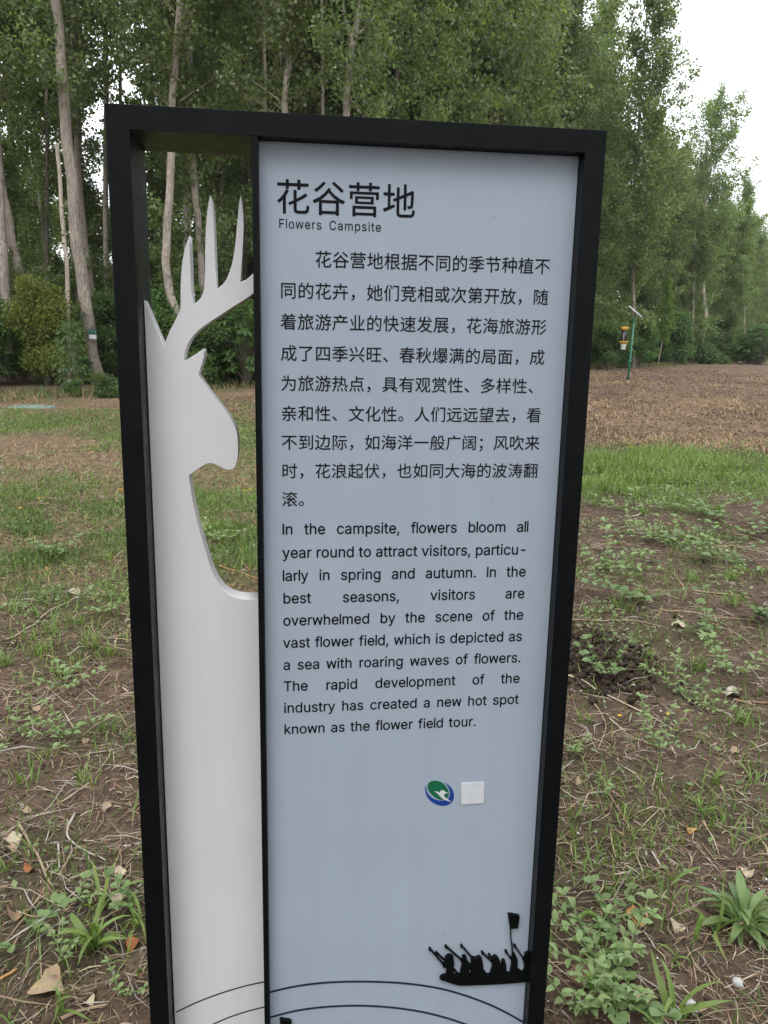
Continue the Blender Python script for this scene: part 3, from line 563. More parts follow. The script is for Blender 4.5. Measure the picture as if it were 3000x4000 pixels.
CRIN = [(0.5057, 0.7572), (0.5097, 0.7497), (0.512, 0.74), (0.5099, 0.7312), (0.5053, 0.7283), (0.4964, 0.7277), (0.4875, 0.7302), (0.4784, 0.7363), (0.4722, 0.7455), (0.4703, 0.7528)]
flat('crescent', [tuple(q) for q in smooth_path(CRES, 4)] + [tuple(q) for q in smooth_path(CRIN, 4)], .0222, M['logo_blue'], EMB, 0)
flat('bird', [(0.4844, 0.7459), (0.4872, .7461), (0.4899, 0.7457), (0.4922, .7444), (0.4941, 0.7426), (0.4942, .7444), (0.4950, 0.7462), (0.4974, 0.7477), (0.5009, 0.747), (0.5032, 0.7446), (.5055, .7432), (0.5095, 0.742), (0.5048, 0.7415), (0.5022, 0.7396), (0.5013, 0.7362), (0.5067, 0.7309), (0.5151, 0.7243), (0.509, 0.7267), (0.5023, 0.7293), (0.497, 0.7336), (0.4923, 0.7395), (0.4885, 0.7433)], .02165, M['sticker'], EMB, 0)
link('blank_sticker', plate_mesh('blank_sticker', [(0.5311, 0.7592), (0.5716, 0.7592), (0.5722, 0.7188), (0.5322, 0.7186)], .0210, .0224, bevel=.0002, mat=M['sticker']), parent=SIGN)

# lettering
GLY = {}
for row in GLYPH_DATA.strip().split('\n'):
    ch, adv, cs = row.split('|')
    GLY[ch] = (int(adv), [[tuple(int(q) for q in p.split(',')) for p in c.split(' ')] for c in cs.split('/')])
def curve_fill(loops):
    cu = bpy.data.curves.new('g', 'CURVE'); cu.dimensions = '2D'; cu.fill_mode = 'BOTH'
    for lp in loops:
        s = cu.splines.new('POLY'); s.points.add(len(lp) - 1)
        for p, (a, b) in zip(s.points, lp): p.co = (a / 1000, b / 1000, 0, 1)
        s.use_cyclic_u = True
    return cu
def eval_mesh(data):
    o = bpy.data.objects.new('tmp', data); COL.objects.link(o)
    bpy.context.view_layer.update()
    me = bpy.data.meshes.new_from_object(o.evaluated_get(bpy.context.evaluated_depsgraph_get()))
    n = len(me.vertices); a = np.empty(n * 3, np.float32); me.vertices.foreach_get('co', a)
    me.calc_loop_triangles(); t = np.empty(len(me.loop_triangles) * 3, np.int32); me.loop_triangles.foreach_get('vertices', t)
    bpy.data.objects.remove(o); bpy.data.meshes.remove(me)
    return a.reshape(-1, 3)[:, :2].copy(), t.reshape(-1, 3).copy()
LAT = {}
for ch, (adv, loops) in GLY.items():
    if ch in 'wk':
        parts = [eval_mesh(curve_fill([lp])) for lp in loops]
        V = np.concatenate([p[0] for p in parts]); off = np.cumsum([0] + [len(p[0]) for p in parts])
        LAT[ch] = (adv, V, np.concatenate([p[1] + o for p, o in zip(parts, off)]))
    else:
        LAT[ch] = (adv,) + eval_mesh(curve_fill(loops))
def text_line(name, pieces, y, bold=.00017):
    """pieces: (verts 2D in sign metres, tris) -> one flat print a hair in front of the panel"""
    V, T, n = [], [], 0
    for v, t in pieces:
        for j, (dx, dz) in enumerate(((bold, 0), (-bold, 0), (0, bold), (0, -bold))):      # heavier strokes
            V.append(np.stack([v[:, 0] + dx, np.full(len(v), y - .00004 * j), v[:, 1] + dz], 1)); T.append(t + n); n += len(v)
    me = tri_mesh(name, np.concatenate(V), np.concatenate(T), mat=M['ink'])
    return link(name, me, parent=SIGN)
TY = .0222
def latin(s, x0, x1, z, sx, sy, track=0.0, justify=True):
    words_ = s.split(' ')
    wd = [sum(LAT[c][0] for c in w) * sx + track * len(w) for w in words_]
    lead = 30 * sx
    sp = ((x1 - x0) + lead - sum(wd) + .0006) / max(1, len(words_) - 1) if justify else 150 * sx
    x = x0 - lead; out = []
    for w, L in zip(words_, wd):
        piece = []; out.append(piece)
        for c in w:
            a, v, t = LAT[c]
            piece.append((np.stack([x + v[:, 0] * 1000 * sx, z + v[:, 1] * 1000 * sy], 1), t)); x += a * sx + track
        x += sp
    return out
EN = ["In the campsite, flowers bloom all", "year round to attract visitors, particu-", "larly in spring and autumn. In the", "best seasons, visitors are", "overwhelmed by the scene of the", "vast flower field, which is depicted as", "a sea with roaring waves of flowers.", "The rapid development of the", "industry has created a new hot spot", "known as the flower field tour."]
ENZ = [1.2006, 1.1628, 1.1256, 1.0885, 1.0515, 1.0140, .9764, .9395, .9016, .8640]
for s, z in zip(EN, ENZ):
    x1 = .5524 if s.endswith('tour.') else .6240
    for wd_ in latin(s, .2308, x1, z, .0000319, .0000338): text_line('printed_word', wd_, TY, .00034)
for wd_ in latin("Flowers Campsite", .2291, .3777, 1.6527, .0000222, .0000244, .00110): text_line('subtitle_word', wd_, TY, .00010)
HAN = {}
def han(ch):
    if ch not in HAN:
        c = bpy.data.curves.new('t', 'FONT'); c.body = ch; c.size = 1; c.resolution_u = 3
        HAN[ch] = eval_mesh(c)
    return HAN[ch]
_ref = han('一')[0]; _c2 = bpy.data.curves.new('t', 'FONT'); _c2.body = '一一'; _c2.size = 1; _c2.resolution_u = 3
_two = eval_mesh(_c2)[0]
EM = float(_two[:, 0].max() - _ref[:, 0].max())             # advance of a full-width character
def chinese(s, xcell, z_bottom, pitch, em, k0=0):
    out = []
    for i, ch in enumerate(s):
        if ch == '\u3000': continue
        v, t = han(ch); q = v / EM * em
        out.append((np.stack([xcell + (i + k0) * pitch + q[:, 0], z_bottom + .085 * em + q[:, 1]], 1), t))
    return out
CN = ["　　花谷营地根据不同的季节种植不", "同的花卉，她们竞相或次第开放，随", "着旅游产业的快速发展，花海旅游形", "成了四季兴旺、春秋爆满的局面，成", "为旅游热点，具有观赏性、多样性、", "亲和性、文化性。人们远远望去，看", "不到边际，如海洋一般广阔；风吹来", "时，花浪起伏，也如同大海的波涛翻", "滚。"]
CNZ = [1.6002, 1.5552, 1.5110, 1.4656, 1.4215, 1.3766, 1.3330, 1.2890, 1.2451]
for s, z in zip(CN, CNZ):
    text_line('text_line', chinese(s, .2296, z - .0002, .02536, .0250), TY)
text_line('title', chinese("花谷营地", .2245, 1.6724, .0510, .0500), TY, .00035)

# ------------------------------------------------------------------ solar insect lamp in the field
LX, LY = 10.75, 36.0
LAMP = empty('insect_lamp', (LX, LY, hz(LX, LY)))
tag(LAMP, 'green pole in the tilled field with tilted solar panel and yellow insect lamp', 'solar lamp')
g = Geo(); g.tube([(0, 0, 0), (.03, 0, .9), (.085, 0, 2.86)], [.045, .043, .036], 14)
link('pole', g.mesh('pole', M['lamp_green'], True), parent=LAMP)
g = Geo(); g.lathe([(0, .83), (.062, .83), (.068, .86), (.068, .93), (.058, .95), (0, .95)], 14, at=(.03, 0, 0))
link('collar', g.mesh('collar', M['lamp_green']), parent=LAMP)
g = Geo(); g.lathe([(0, -.02), (.075, -.02), (.08, .03), (.05, .05), (0, .05)], 12)
link('foot', g.mesh('foot', M['stone']), parent=LAMP)
c = Vector((.105, 0, 3.03)); A = Vector((.60, .06, -.45)); B = Vector((.20, .50, .02)); N_ = A.cross(B).normalized()
def slab(name, c, A, B, N_, t, mat, parent, inset=0):
    A = A * (1 - inset); B = B * (1 - inset)
    V = [c + A * sa / 2 + B * sb / 2 + N_ * sn for sn in (0, t) for sa, sb in ((-1, -1), (1, -1), (1, 1), (-1, 1))]
    T = [(0, 2, 1), (0, 3, 2), (4, 5, 6), (4, 6, 7)] + [x for i in range(4) for x in ((i, (i + 1) % 4, 4 + (i + 1) % 4), (i, 4 + (i + 1) % 4, 4 + i))]
    return link(name, tri_mesh(name, [tuple(v) for v in V], T, mat=mat), parent=parent)
sp = slab('solar_panel', c, A, B, N_, .03, M['alu'], LAMP)
for i in range(4):
    slab('solar_cell', c + A * (-.345 + .23 * i) + N_ * .031, A * .20, B * .82, N_, .003, M['cell'], sp)
g = Geo(); g.tube([(.085, 0, 2.84), (.10, 0, 3.02)], .03, 10)
link('bracket', g.mesh('bracket', M['dark_plastic']), parent=LAMP)
g = Geo(); g.tube([(.07, 0, 2.30), (-.10, 0, 2.33), (-.28, 0, 2.30)], .012, 6); link('support_arm', g.mesh('support_arm', M['lamp_green']), parent=LAMP); g = Geo(); g.tube([(.05, 0, 1.60), (-.10, 0, 1.66), (-.26, 0, 1.70)], .012, 6)
link('support_arm', g.mesh('support_arm', M['lamp_green']), parent=LAMP)
lx = -.31
g = Geo(); g.lathe([(0, 2.39), (.15, 2.385), (.172, 2.365), (.172, 2.33), (.155, 2.325), (.160, 2.30), (.150, 2.25), (.02, 2.245), (0, 2.245)], 20, at=(lx, 0, 0))
link('lamp_cap', g.mesh('lamp_cap', M['yellow_plastic'], True), parent=LAMP)
for k in range(8):
    th = 2 * math.pi * k / 8
    g = Geo(); g.tube([(lx + .115 * math.cos(th), .115 * math.sin(th), 2.25), (lx + .115 * math.cos(th), .115 * math.sin(th), 1.76)], .011, 6)
    link('cage_rod', g.mesh('cage_rod', M['dark_plastic'], True), parent=LAMP)
g = Geo(); g.tube([(lx, 0, 2.25), (lx, 0, 1.76)], .027, 10)
link('lamp_tube', g.mesh('lamp_tube', M['white_plastic'], True), parent=LAMP)
for k in range(3):
    th = 2 * math.pi * k / 3 + .6
    slab('baffle', Vector((lx + .07 * math.cos(th), .07 * math.sin(th), 2.0)), Vector((.09 * math.cos(th), .09 * math.sin(th), 0)), Vector((0, 0, .48)), Vector((-math.sin(th), math.cos(th), 0)), .004, M['dark_plastic'], LAMP)
g = Geo(); g.lathe([(0, 1.765), (.19, 1.765), (.225, 1.745), (.20, 1.725), (.13, 1.68), (.11, 1.645), (0, 1.645)], 20, at=(lx, 0, 0))
link('funnel', g.mesh('funnel', M['yellow_plastic'], True), parent=LAMP)
g = Geo(); g.lathe([(0, 1.645), (.125, 1.645), (.128, 1.62), (.118, 1.61), (.10, 1.42), (.09, 1.405), (0, 1.405)], 20, at=(lx, 0, 0))
link('collecting_pot', g.mesh('collecting_pot', M['white_plastic'], True), parent=LAMP)

# ------------------------------------------------------------------ teal cover lying in the grass on the left
c0 = G(128, 1592)
CV = empty('access_cover', (c0.x, c0.y, c0.z - .015), (0, 0, .08), (.92, .8, .8))
tag(CV, 'flat teal fibreglass access cover lying in the grass before the wood', 'cover')
g = Geo()
n = 28; V = []; T = []
def sup(th, a, b): return a * np.sign(math.cos(th)) * abs(math.cos(th)) ** .5, b * np.sign(math.sin(th)) * abs(math.sin(th)) ** .5
for (a, b, z) in ((.50, .40, -.02), (.50, .40, .035), (.47, .37, .055), (.40, .31, .062), (.20, .16, .085), (.01, .01, .09)):
    for k in range(n):
        x, y = sup(2 * math.pi * k / n, a, b); V.append((x, y, z + .004 * math.sin(k * 2.1)))
for i in range(5):
    for k in range(n):
        p, q = i * n + k, i * n + (k + 1) % n; T += [(p, q, p + n), (q, q + n, p + n)]
g.add(V, T); link('lid', g.mesh('lid', M['teal'], True), parent=CV)
for k in range(5):
    g = Geo(); x = -.30 + .15 * k
    g.tube([(x, -.28, .064), (x, -.1, .082), (x, .1, .082), (x, .28, .064)], .012, 6)
    link('rib', g.mesh('rib', M['teal']), parent=CV)

# ------------------------------------------------------------------ trees
def leaf_arrays(P, size, rng, droop=.5, aspect=.8):
    """a rhombic leaf of its own angle at every point of P"""
    n = len(P)
    a = rng.normal(size=(n, 3)); a[:, 2] -= droop; a /= np.linalg.norm(a, axis=1)[:, None]
    r = rng.normal(size=(n, 3)); b = np.cross(a, r); b /= np.linalg.norm(b, axis=1)[:, None] + 1e-9
    L = (size * rng.uniform(.65, 1.25, n))[:, None]
    V = np.empty((n, 4, 3))
    V[:, 0] = P - a * L * .5; V[:, 1] = P + b * L * .5 * aspect - a * L * .08; V[:, 2] = P + a * L * .55; V[:, 3] = P - b * L * .5 * aspect - a * L * .08
    i = np.arange(n)[:, None] * 4
    T = np.concatenate([i + [0, 1, 2], i + [0, 2, 3]], 0)
    c = np.clip(rng.normal(.42, .26, n), 0, 1); hi = rng.random(n) < .07; c[hi] = 1.0
    C = np.repeat(np.repeat(c[:, None], 4, 0).reshape(n, 4)[:, :, None], 3, 2)
    return V.reshape(-1, 3), T, C.reshape(-1, 3)

def gen_poplar(seed, H, cb, R, nleaf, size, r0=.16, low=0.0, pointed=1.0, foot=3.2, loose=.20, per_m=2.6, even=1.5):
    """trunk, limbs and a crown of leaf clumps along the limbs"""
    rd = random.Random(seed); rng = np.random.default_rng(seed)
    path = []; x = y = 0; k = 14
    for i in range(k + 1):
        t = i / k; path.append((x, y, H * t)); x += rd.gauss(0, .10); y += rd.gauss(0, .10)
    def tp(z):
        f = max(0, min(.999, z / H)) * k; i = int(f); f -= i
        return Vector(path[i]).lerp(Vector(path[i + 1]), f)
    tr = Geo(); tr.tube([(p[0], p[1], p[2] - (.25 if i == 0 else 0)) for i, p in enumerate(path)], [r0 * (1.18 if i == 0 else 1) * (1 - .93 * (i / k)) + .008 for i in range(k + 1)], 8, lump=.06)
    br = Geo(); pts = []; w = []
    nb = int((H - cb) * per_m)
    for j in range(nb):
        z0 = cb + (H * .985 - cb) * ((j + rd.random()) / nb)
        t = (z0 - cb) / (H - cb)
        prof = (min(1, (t + .12) * foot)) * (1 - t) ** (.62 * pointed) * 1.05 + .10
        L = R * prof * rd.uniform(.50, 1.30)
        az = rd.uniform(0, 2 * math.pi); el = math.radians(rd.uniform(22, 55) + 18 * t)
        if low and t < .12: el = math.radians(rd.uniform(-8, 25))
        p = tp(z0); d = Vector((math.cos(az) * math.cos(el), math.sin(az) * math.cos(el), math.sin(el)))
        bp = [p.copy()]; lw = (L / R + .05) ** .9
        for s in range(5):
            d = (d + Vector((rd.gauss(0, .12), rd.gauss(0, .12), rd.gauss(.05, .10)))).normalized()
            p = p + d * (L * 1.25 / 5); bp.append(p.copy())
        br.tube(bp, [max(.006, .035 * (L / R) * (1 - .85 * i / 5)) for i in range(6)], 4, cap=False)
        for s in range(1, 6):
            pts.append(bp[s]); w.append((.6 + .5 * s) * lw)
            for q in range(2):
                a2 = rd.uniform(0, 2 * math.pi); dd = (d * .5 + Vector((math.cos(a2), math.sin(a2), rd.uniform(-.3, .6)))).normalized()
                e1 = bp[s] + dd * rd.uniform(.3, .9) * (.5 + .5 * L / R)
                if q == 0: br.tube([bp[s], (bp[s] + e1) / 2 + Vector((0, 0, .05)), e1], [.010, .007, .004], 3, cap=False)
                pts += [e1, (bp[s] + e1) / 2]; w += [1.2 * lw, .8 * lw]
    w = np.array(w); w *= rng.uniform(.15, 2.0, len(w)) ** even; w /= w.sum()
    Pn = np.array([tuple(p) for p in pts])
    idx = rng.choice(len(Pn), nleaf, p=w)
    P = Pn[idx] + rng.normal(size=(nleaf, 3)) * np.array([loose, loose, loose * .85])
    P = P[P[:, 2] > .15]
    V, T, C = leaf_arrays(P, size, rng)
    cl = rng.uniform(-.24, .24, len(Pn))[idx][:len(P)]
    C = np.clip(C + np.repeat(cl, 4)[:, None], 0, 1)
    return tr.mesh('trunk', None, True), br.mesh('branches', None, True), tri_mesh('crown', V, T, C)

TREES = {}
for i in range(4): TREES['full%d' % i] = gen_poplar(100 + i, 25 + i * 1.1, 3.6, 3.6, 30000, .135, low=1, foot=2.2)
for i in range(2): TREES['high%d' % i] = gen_poplar(200 + i, 26, 8.0, 3.2, 20000, .135)
TREES['edge0'] = gen_poplar(301, 27.5, 1.6, 4.4, 27000, .215, low=1, pointed=.75, foot=1.9, loose=.27, per_m=4.2, even=.8)
TREES['edge1'] = gen_poplar(302, 27, 1.6, 4.9, 29000, .215, low=1, pointed=.62, foot=1.7, loose=.28, per_m=4.2, even=.8)
TREES['edge2'] = gen_poplar(303, 26, 1.6, 4.2, 26000, .215, low=1, pointed=.9, foot=1.9, loose=.27, per_m=4.2, even=.8)
TREES['young'] = gen_poplar(401, 9, 1.2, 2.1, 15000, .115, r0=.05, low=1)

def plant_tree(kind, x, y, label, group=None, rz=0, sc=1.0, bark='bark', leaf='poplar_leaf', trunk=True, cat='tree', cx=0, cy=0):
    t = empty('poplar_tree', (x, y, hz(x, y)), (0, 0, rz), sc)
    tag(t, label, cat, group)
    tm, bm_, cm = TREES[kind]
    for me, m in ((tm, bark), (bm_, bark if bark != 'bark' else 'twig'), (cm, leaf)):
        if len(me.materials) == 0: me.materials.append(M[m])
    if trunk: link('trunk', tm, parent=t)
    link('branches', bm_, parent=t, loc=(cx, cy, 0)); link('crown', cm, parent=t, loc=(cx, cy, 0))
    return t

# trunks one can follow in the photograph: (path in the photograph, distance, foot radius, bark, crown, label)
def traced(path, Y, r0, bark, kind, label, limbs=(), top=22.0, csc=1.0):
    P = [at(u, v, Y) for u, v in path]
    base = P[0]
    gz = hz(base.x, base.y)
    if base.z > gz: P = [Vector((base.x + (base.x - P[1].x) * .3, base.y, gz - .1))] + P
    else: P[0] = Vector((base.x, base.y, gz - .1))
    P = smooth_path(P, 3)
    last = P[-1]; d = (P[-1] - P[-4]).normalized()
    if top and last.z < top:
        for k in range(1, 5): P.append(last + Vector((d.x * .4 * k, 0, (top - last.z) * k / 4)))
    o = Vector((P[0].x, Y, gz))
    t = empty('poplar_tree', o, (0, 0, 0)); tag(t, label, 'tree')
    for i, p in enumerate(P): P[i] = Vector((p.x + .08 * r0 * math.sin(i * 1.3), p.y + .15 * r0 * math.sin(i * .9), p.z)) - o
    hh = P[-1].z
    g = Geo(); g.tube([tuple(p) for p in P], [max(.02, r0 * (1.0 - .50 * max(0, p.z) / max(hh, 22)) * (1.25 if p.z < .3 else 1)) for p in P], 11, lump=.07)
    for k in range(7):                                      # old branch scars
        i = random.randrange(2, max(3, len(P) - 3)); p = P[i]; th = random.uniform(math.pi, 2 * math.pi)
        rr = r0 * (1 - .8 * p.z / max(hh, 22))
        q = p + Vector((math.cos(th), math.sin(th), .1)) * rr * .8
        g.tube([tuple(q), tuple(q + Vector((math.cos(th), math.sin(th), .3)) * .06)], [.045, .02], 6)
    link('trunk', g.mesh('trunk', M[bark], True), parent=t)
    for lp, r1 in limbs:
        Q = smooth_path([at(u, v, Y) - o for u, v in lp], 4)
        g = Geo(); g.tube([tuple(q) for q in Q], [r1 * (1 - .7 * i / len(Q)) for i in range(len(Q))], 7)
        link('limb', g.mesh('limb', M[bark], True), parent=t)
    if kind:
        CS = (csc,) * 3
        tm, bm_, cm = TREES[kind]
        for me, m in ((bm_, 'twig'), (cm, 'poplar_leaf')):
            if len(me.materials) == 0: me.materials.append(M[m])
        mid = P[min(len(P) - 1, int(len(P) * .75))]
        rz = random.uniform(0, 6.28)
        link('branches', bm_, parent=t, loc=(mid.x, mid.y, 0), rot=(0, 0, rz), scale=CS); link('crown', cm, parent=t, loc=(mid.x, mid.y, 0), rot=(0, 0, rz), scale=CS)
    return t
traced([(392, 1500), (377, 1452), (356, 1362), (340, 1211), (316, 1060), (300, 950), (280, 700), (258, 520), (245, 310), (228, 130), (221, 0)], 26.6, .205, 'bark', 'high0', 'thick leaning poplar left of the sign with a small trap on its trunk')
traced([(372, 1480), (361, 1180), (350, 1090), (330, 940), (309, 723), (304, 512), (296, 350), (290, 150), (284, 0)], 31, .15, 'bark', 'high1', 'thinner poplar trunk rising just behind the thick leaning poplar')
traced([(122, 1500), (116, 1422), (105, 1320), (95, 1230), (88, 1150), (70, 1050), (50, 960), (28, 830), (8, 740), (-8, 600), (-20, 300)], 28.5, .165, 'bark', 'high1', 'curving poplar trunk near the left edge leaning out of view')
traced([(30, 1500), (22, 1180), (12, 1000), (3, 860), (-10, 600)], 27, .17, 'bark', 'high0', 'straight poplar trunk cut by the left edge of the view')
traced([(60, 1500), (52, 700), (40, 400), (27, 250), (50, 120), (55, 0)], 34, .11, 'bark_dark', 'high0', 'slim dark poplar trunk at the top left corner')
traced([(268, 1500), (262, 1060), (252, 950), (243, 850), (235, 720), (226, 600), (224, 560)], 25.5, .068, 'bark_pale', None, 'bare pale dead trunk with broken top beside the thick leaning poplar', top=0)
traced([(712, 1340), (690, 1225), (662, 1140), (650, 1050), (648, 980), (655, 870), (662, 760), (669, 600), (673, 400), (684, 250), (700, 90), (702, 0)], 27, .145, 'bark', 'high1', 'poplar seen through the frame with its trunk bent at the antlers')
traced([(735, 1450), (730, 900), (732, 760), (745, 600), (757, 400), (752, 250), (738, 60), (731, 0)], 31, .15, 'bark', 'full1', 'grey poplar trunk seen through the frame behind the first antler point')
traced([(812, 1450), (800, 1200), (788, 1080), (781, 960), (774, 870), (765, 780), (758, 690), (752, 560)], 29, .13, 'bark', 'full0', 'poplar trunk seen through the frame between the first two antler points')
traced([(858, 1450), (857, 860), (862, 740), (861, 600), (860, 400), (850, 150), (845, 0)], 33, .135, 'bark_dark', 'full2', 'dark poplar trunk above and behind the middle antler point', limbs=[([(862, 290), (900, 215), (955, 205)], .04), ([(765, 255), (800, 200), (830, 140), (855, 70), (895, 10)], .05)])
traced([(1125, 1450), (1118, 600), (1113, 420), (1120, 300), (1128, 258), (1117, 150), (1108, 0)], 27, .125, 'bark', 'high0', 'pale poplar trunk above the sign with a thin side limb', limbs=[([(1131, 258), (1155, 225), (1168, 180), (1168, 138)], .030)])
traced([(1180, 1450), (1181, 350), (1187, 0)], 36, .09, 'bark_dark', 'full3', 'thin dark trunk just right of the pale poplar above the sign')
traced([(1345, 1450), (1352, 450), (1360, 330), (1370, 220), (1382, 150), (1400, 70), (1412, 0)], 26.8, .140, 'bark', 'high1', 'forked poplar above the middle of the sign', limbs=[([(1372, 150), (1353, 90), (1343, 30), (1338, -60)], .075), ([(1400, 135), (1440, 95), (1482, 52)], .055)])
traced([(1545, 1450), (1545, 450), (1552, 300), (1558, 100), (1560, 0)], 34, .13, 'bark_dark', 'full0', 'shaded poplar trunk right of the forked poplar')
traced([(2740, 1420), (2742, 1330), (2752, 1280), (2757, 1240), (2750, 1180), (2746, 1100), (2752, 1000), (2756, 800), (2760, 600)], 86, .25, 'bark_pale', 'edge1', 'tall broad poplar with pale wavy trunk standing out on the right', top=22, csc=.93)
traced([(2700, 1430), (2703, 1330), (2709, 1150), (2713, 1000), (2718, 800)], 84, .13, 'bark', 'full2', 'slim grey trunk just left of the pale wavy trunk', top=20, csc=.75)
traced([(2908, 1420), (2907, 1300), (2905, 1200), (2900, 1000)], 98, .15, 'bark_pale', 'edge2', 'slim pale trunk among the bushes near the right edge', top=20, csc=.78)
traced([(2475, 1430), (2477, 1250), (2474, 1100), (2470, 950), (2480, 700)], 60, .12, 'bark', 'edge0', 'leafy poplar directly behind the solar panel', top=24, csc=.92)

for u, v1, Y, r, lab in [(182, 0, 34, .10, 'slim straight trunk between the curving trunk and the dead pale trunk'), (132, 0, 38, .09, 'thin shaded trunk behind the curving trunk near the left edge'),
                         (418, 0, 33, .12, 'slim grey trunk between the leaning poplar and the sign'), (468, 0, 37, .10, 'thin trunk rising above the left corner of the sign'), (590, 0, 35, .10, 'slim trunk behind the left end of the top rail'),
                         (955, 0, 35, .10, 'thin trunk behind the right side of the frame opening'), (1035, 0, 32, .10, 'slim pale trunk above the divider of the sign'), (1262, 0, 34, .09, 'thin straight trunk left of the forked poplar'), (1655, 0, 36, .11, 'slim trunk above the right half of the sign')]:
    k = random.uniform(-25, 25)
    traced([(u - k, 1480), (u, 1100), (u + k * .6, 700), (u + k * .2, 300), (u + k, v1)], Y, r, random.choice(['bark', 'bark', 'bark_dark']), None, lab)
# the rest of the plantation: rows that run parallel to the edge of the field
dirn = Vector((.527, .850)); nrm = Vector((-.850, .527))
def seen(x, y, m=5.0):
    if y < 14: return False
    u = 1500 + x / y * FPX
    return -m / y * FPX < u < 3000 + m / y * FPX
TAKEN = [(-9.4, 26.6), (-11.4, 31), (-12.8, 28.5), (-12.8, 27), (-16, 34), (-6.9, 27), (-7.6, 31), (-6.6, 29), (-3.3, 36), (-1.2, 27)]
rt = random.Random(5)
n_tree = 0
GR = {'near': ('poplars in the front rows of the wood', 'leafy poplar in the front rows of the wood left of the field'),
      'deep': ('poplars deep inside the wood', 'poplar deep inside the wood half hidden behind leaves and trunks'),
      'edge': ('poplars along the right edge of the wood', 'leafy poplar in the row along the edge of the wood beside the field'),
      'far': ('far poplars at the end of the row', 'far poplar at the low end of the row towards the right')}
for row in range(7):
    for k in range(-6, 60):
        off = 1.2 + row * 3.3 + rt.uniform(-.6, .6)
        s = k * 3.4 + rt.uniform(-.7, .7) + row * 1.1
        x = edge_x(26) + nrm.x * off + dirn.x * s; y = 26 + nrm.y * off + dirn.y * s
        if not seen(x, y): continue
        if y < 25 + row * .5 and row < 3: continue
        if y > 42 and row > 4 or y > 65 and row > 3 or y > 95 and row > 2: continue
        if y > 60 and row > 0 and rt.random() < .25: continue
        if row >= 3 and y < 48 and rt.random() < .55: continue
        if any((x - a) ** 2 + (y - b) ** 2 < 2.3 for a, b in TAKEN): continue
        if math.hypot(x - 23.0, y - 69) < 4.6: continue
        if row <= 2 and y < 37 and x < 0: continue                     # the traced trunks stand here
        if 70 < y < 83 and row <= 2: sc = rt.uniform(.62, .74)        # the gap left of the pointed poplar
        elif y > 98: sc = rt.uniform(.60, .80)
        elif y > 83: sc = rt.uniform(.60, .72)
        else: sc = rt.uniform(.92, 1.06)
        if row == 0 and 46 < y < 70: x -= 2.6; y += 1.6; sc *= .88
        elif row == 0 and y >= 70: x -= .9; y += .5
        zone = 'far' if y > 98 else 'edge' if (row <= 1 and y > 37) else 'deep' if row >= 3 else 'near'
        kind = rt.choice(['edge0', 'edge1', 'edge2']) if (y > 48 or (row <= 1 and y > 34)) else 'full%d' % rt.randrange(4)
        plant_tree(kind, x, y, GR[zone][1], GR[zone][0], rt.uniform(0, 6.28), sc)
        n_tree += 1
print('trees', n_tree)

# ------------------------------------------------------------------ shrubs and saplings under the trees
def gen_bush(seed, h, r, nleaf, size, lobes=9, droop=.3):
    rd = random.Random(seed); rng = np.random.default_rng(seed)
    st = Geo(); ctr = []
    for i in range(lobes):
        a = rd.uniform(0, 6.28); q = r * math.sqrt(rd.random()) * .8; z = h * rd.uniform(.12, .88)
        q *= (1.15 - .7 * z / h)
        ctr.append((q * math.cos(a), q * math.sin(a), z, rd.uniform(.22, .42) * r))
        p = Vector((q * math.cos(a), q * math.sin(a), z))
        st.tube([(0, 0, -.05), tuple(p * .5 + Vector((0, 0, .08))), tuple(p)], [.02, .013, .005], 4, cap=False)
    ctr = np.array(ctr); idx = rng.integers(0, lobes, nleaf)
    d = rng.normal(size=(nleaf, 3)); d /= np.linalg.norm(d, axis=1)[:, None]
    rad = ctr[idx, 3][:, None] * rng.uniform(.35, 1.25, (nleaf, 1))
    P = ctr[idx, :3] + d * rad * np.array([1.1, 1.1, .9])
    P = P[P[:, 2] > .03]
    V, T, C = leaf_arrays(P, size, rng, droop)
    return st.mesh('stem'), tri_mesh('foliage', V, T, C)
def gen_frond_bush(seed, h, r, nf, size):
    """shrub of long leaves with paired leaflets"""
    rd = random.Random(seed); rng = np.random.default_rng(seed)
    st = Geo(); Ps, As, Bs = [], [], []
    for i in range(nf):
        a = rd.uniform(0, 6.28); q = r * .75 * math.sqrt(rd.random()); z = h * rd.uniform(.2, .97); q *= 1.1 - .6 * z / h
        p = Vector((q * math.cos(a), q * math.sin(a), z))
        if i % 6 == 0: st.tube([(0, 0, -.05), tuple(p * .5 + Vector((0, 0, .1))), tuple(p)], [.022, .014, .006], 4, cap=False)
        az = a + rd.gauss(0, .7); el = rd.uniform(.1, .8); L = rd.uniform(.35, .6)
        d = Vector((math.cos(az) * math.cos(el), math.sin(az) * math.cos(el), math.sin(el)))
        side = d.cross(Vector((0, 0, 1))).normalized()
        for s in range(9):
            d = (d + Vector((0, 0, -.11))).normalized(); p = p + d * L / 9
            for sg in (-1, 1):
                la = (side * sg + d * .35 + Vector((0, 0, -.25))).normalized()
                lb = la.cross(side.cross(d)).normalized()
                Ps.append(tuple(p + la * size * .5)); As.append(tuple(la)); Bs.append(tuple(lb))
    P, a, b = np.array(Ps), np.array(As), np.array(Bs); n = len(P)
    a += rng.normal(size=(n, 3)) * .12
    L = (size * rng.uniform(.7, 1.2, n))[:, None]
    V = np.stack([P - a * L * .5, P + b * L * .17, P + a * L * .5, P - b * L * .17], 1)
    i = np.arange(n)[:, None] * 4
    T = np.concatenate([i + [0, 1, 2], i + [0, 2, 3]], 0)
    c = np.clip(rng.normal(.45, .22, n), 0, 1)
    return st.mesh('stem'), tri_mesh('foliage', V.reshape(-1, 3), T, np.repeat(np.repeat(c, 4)[:, None], 3, 1))
BUSH = {}
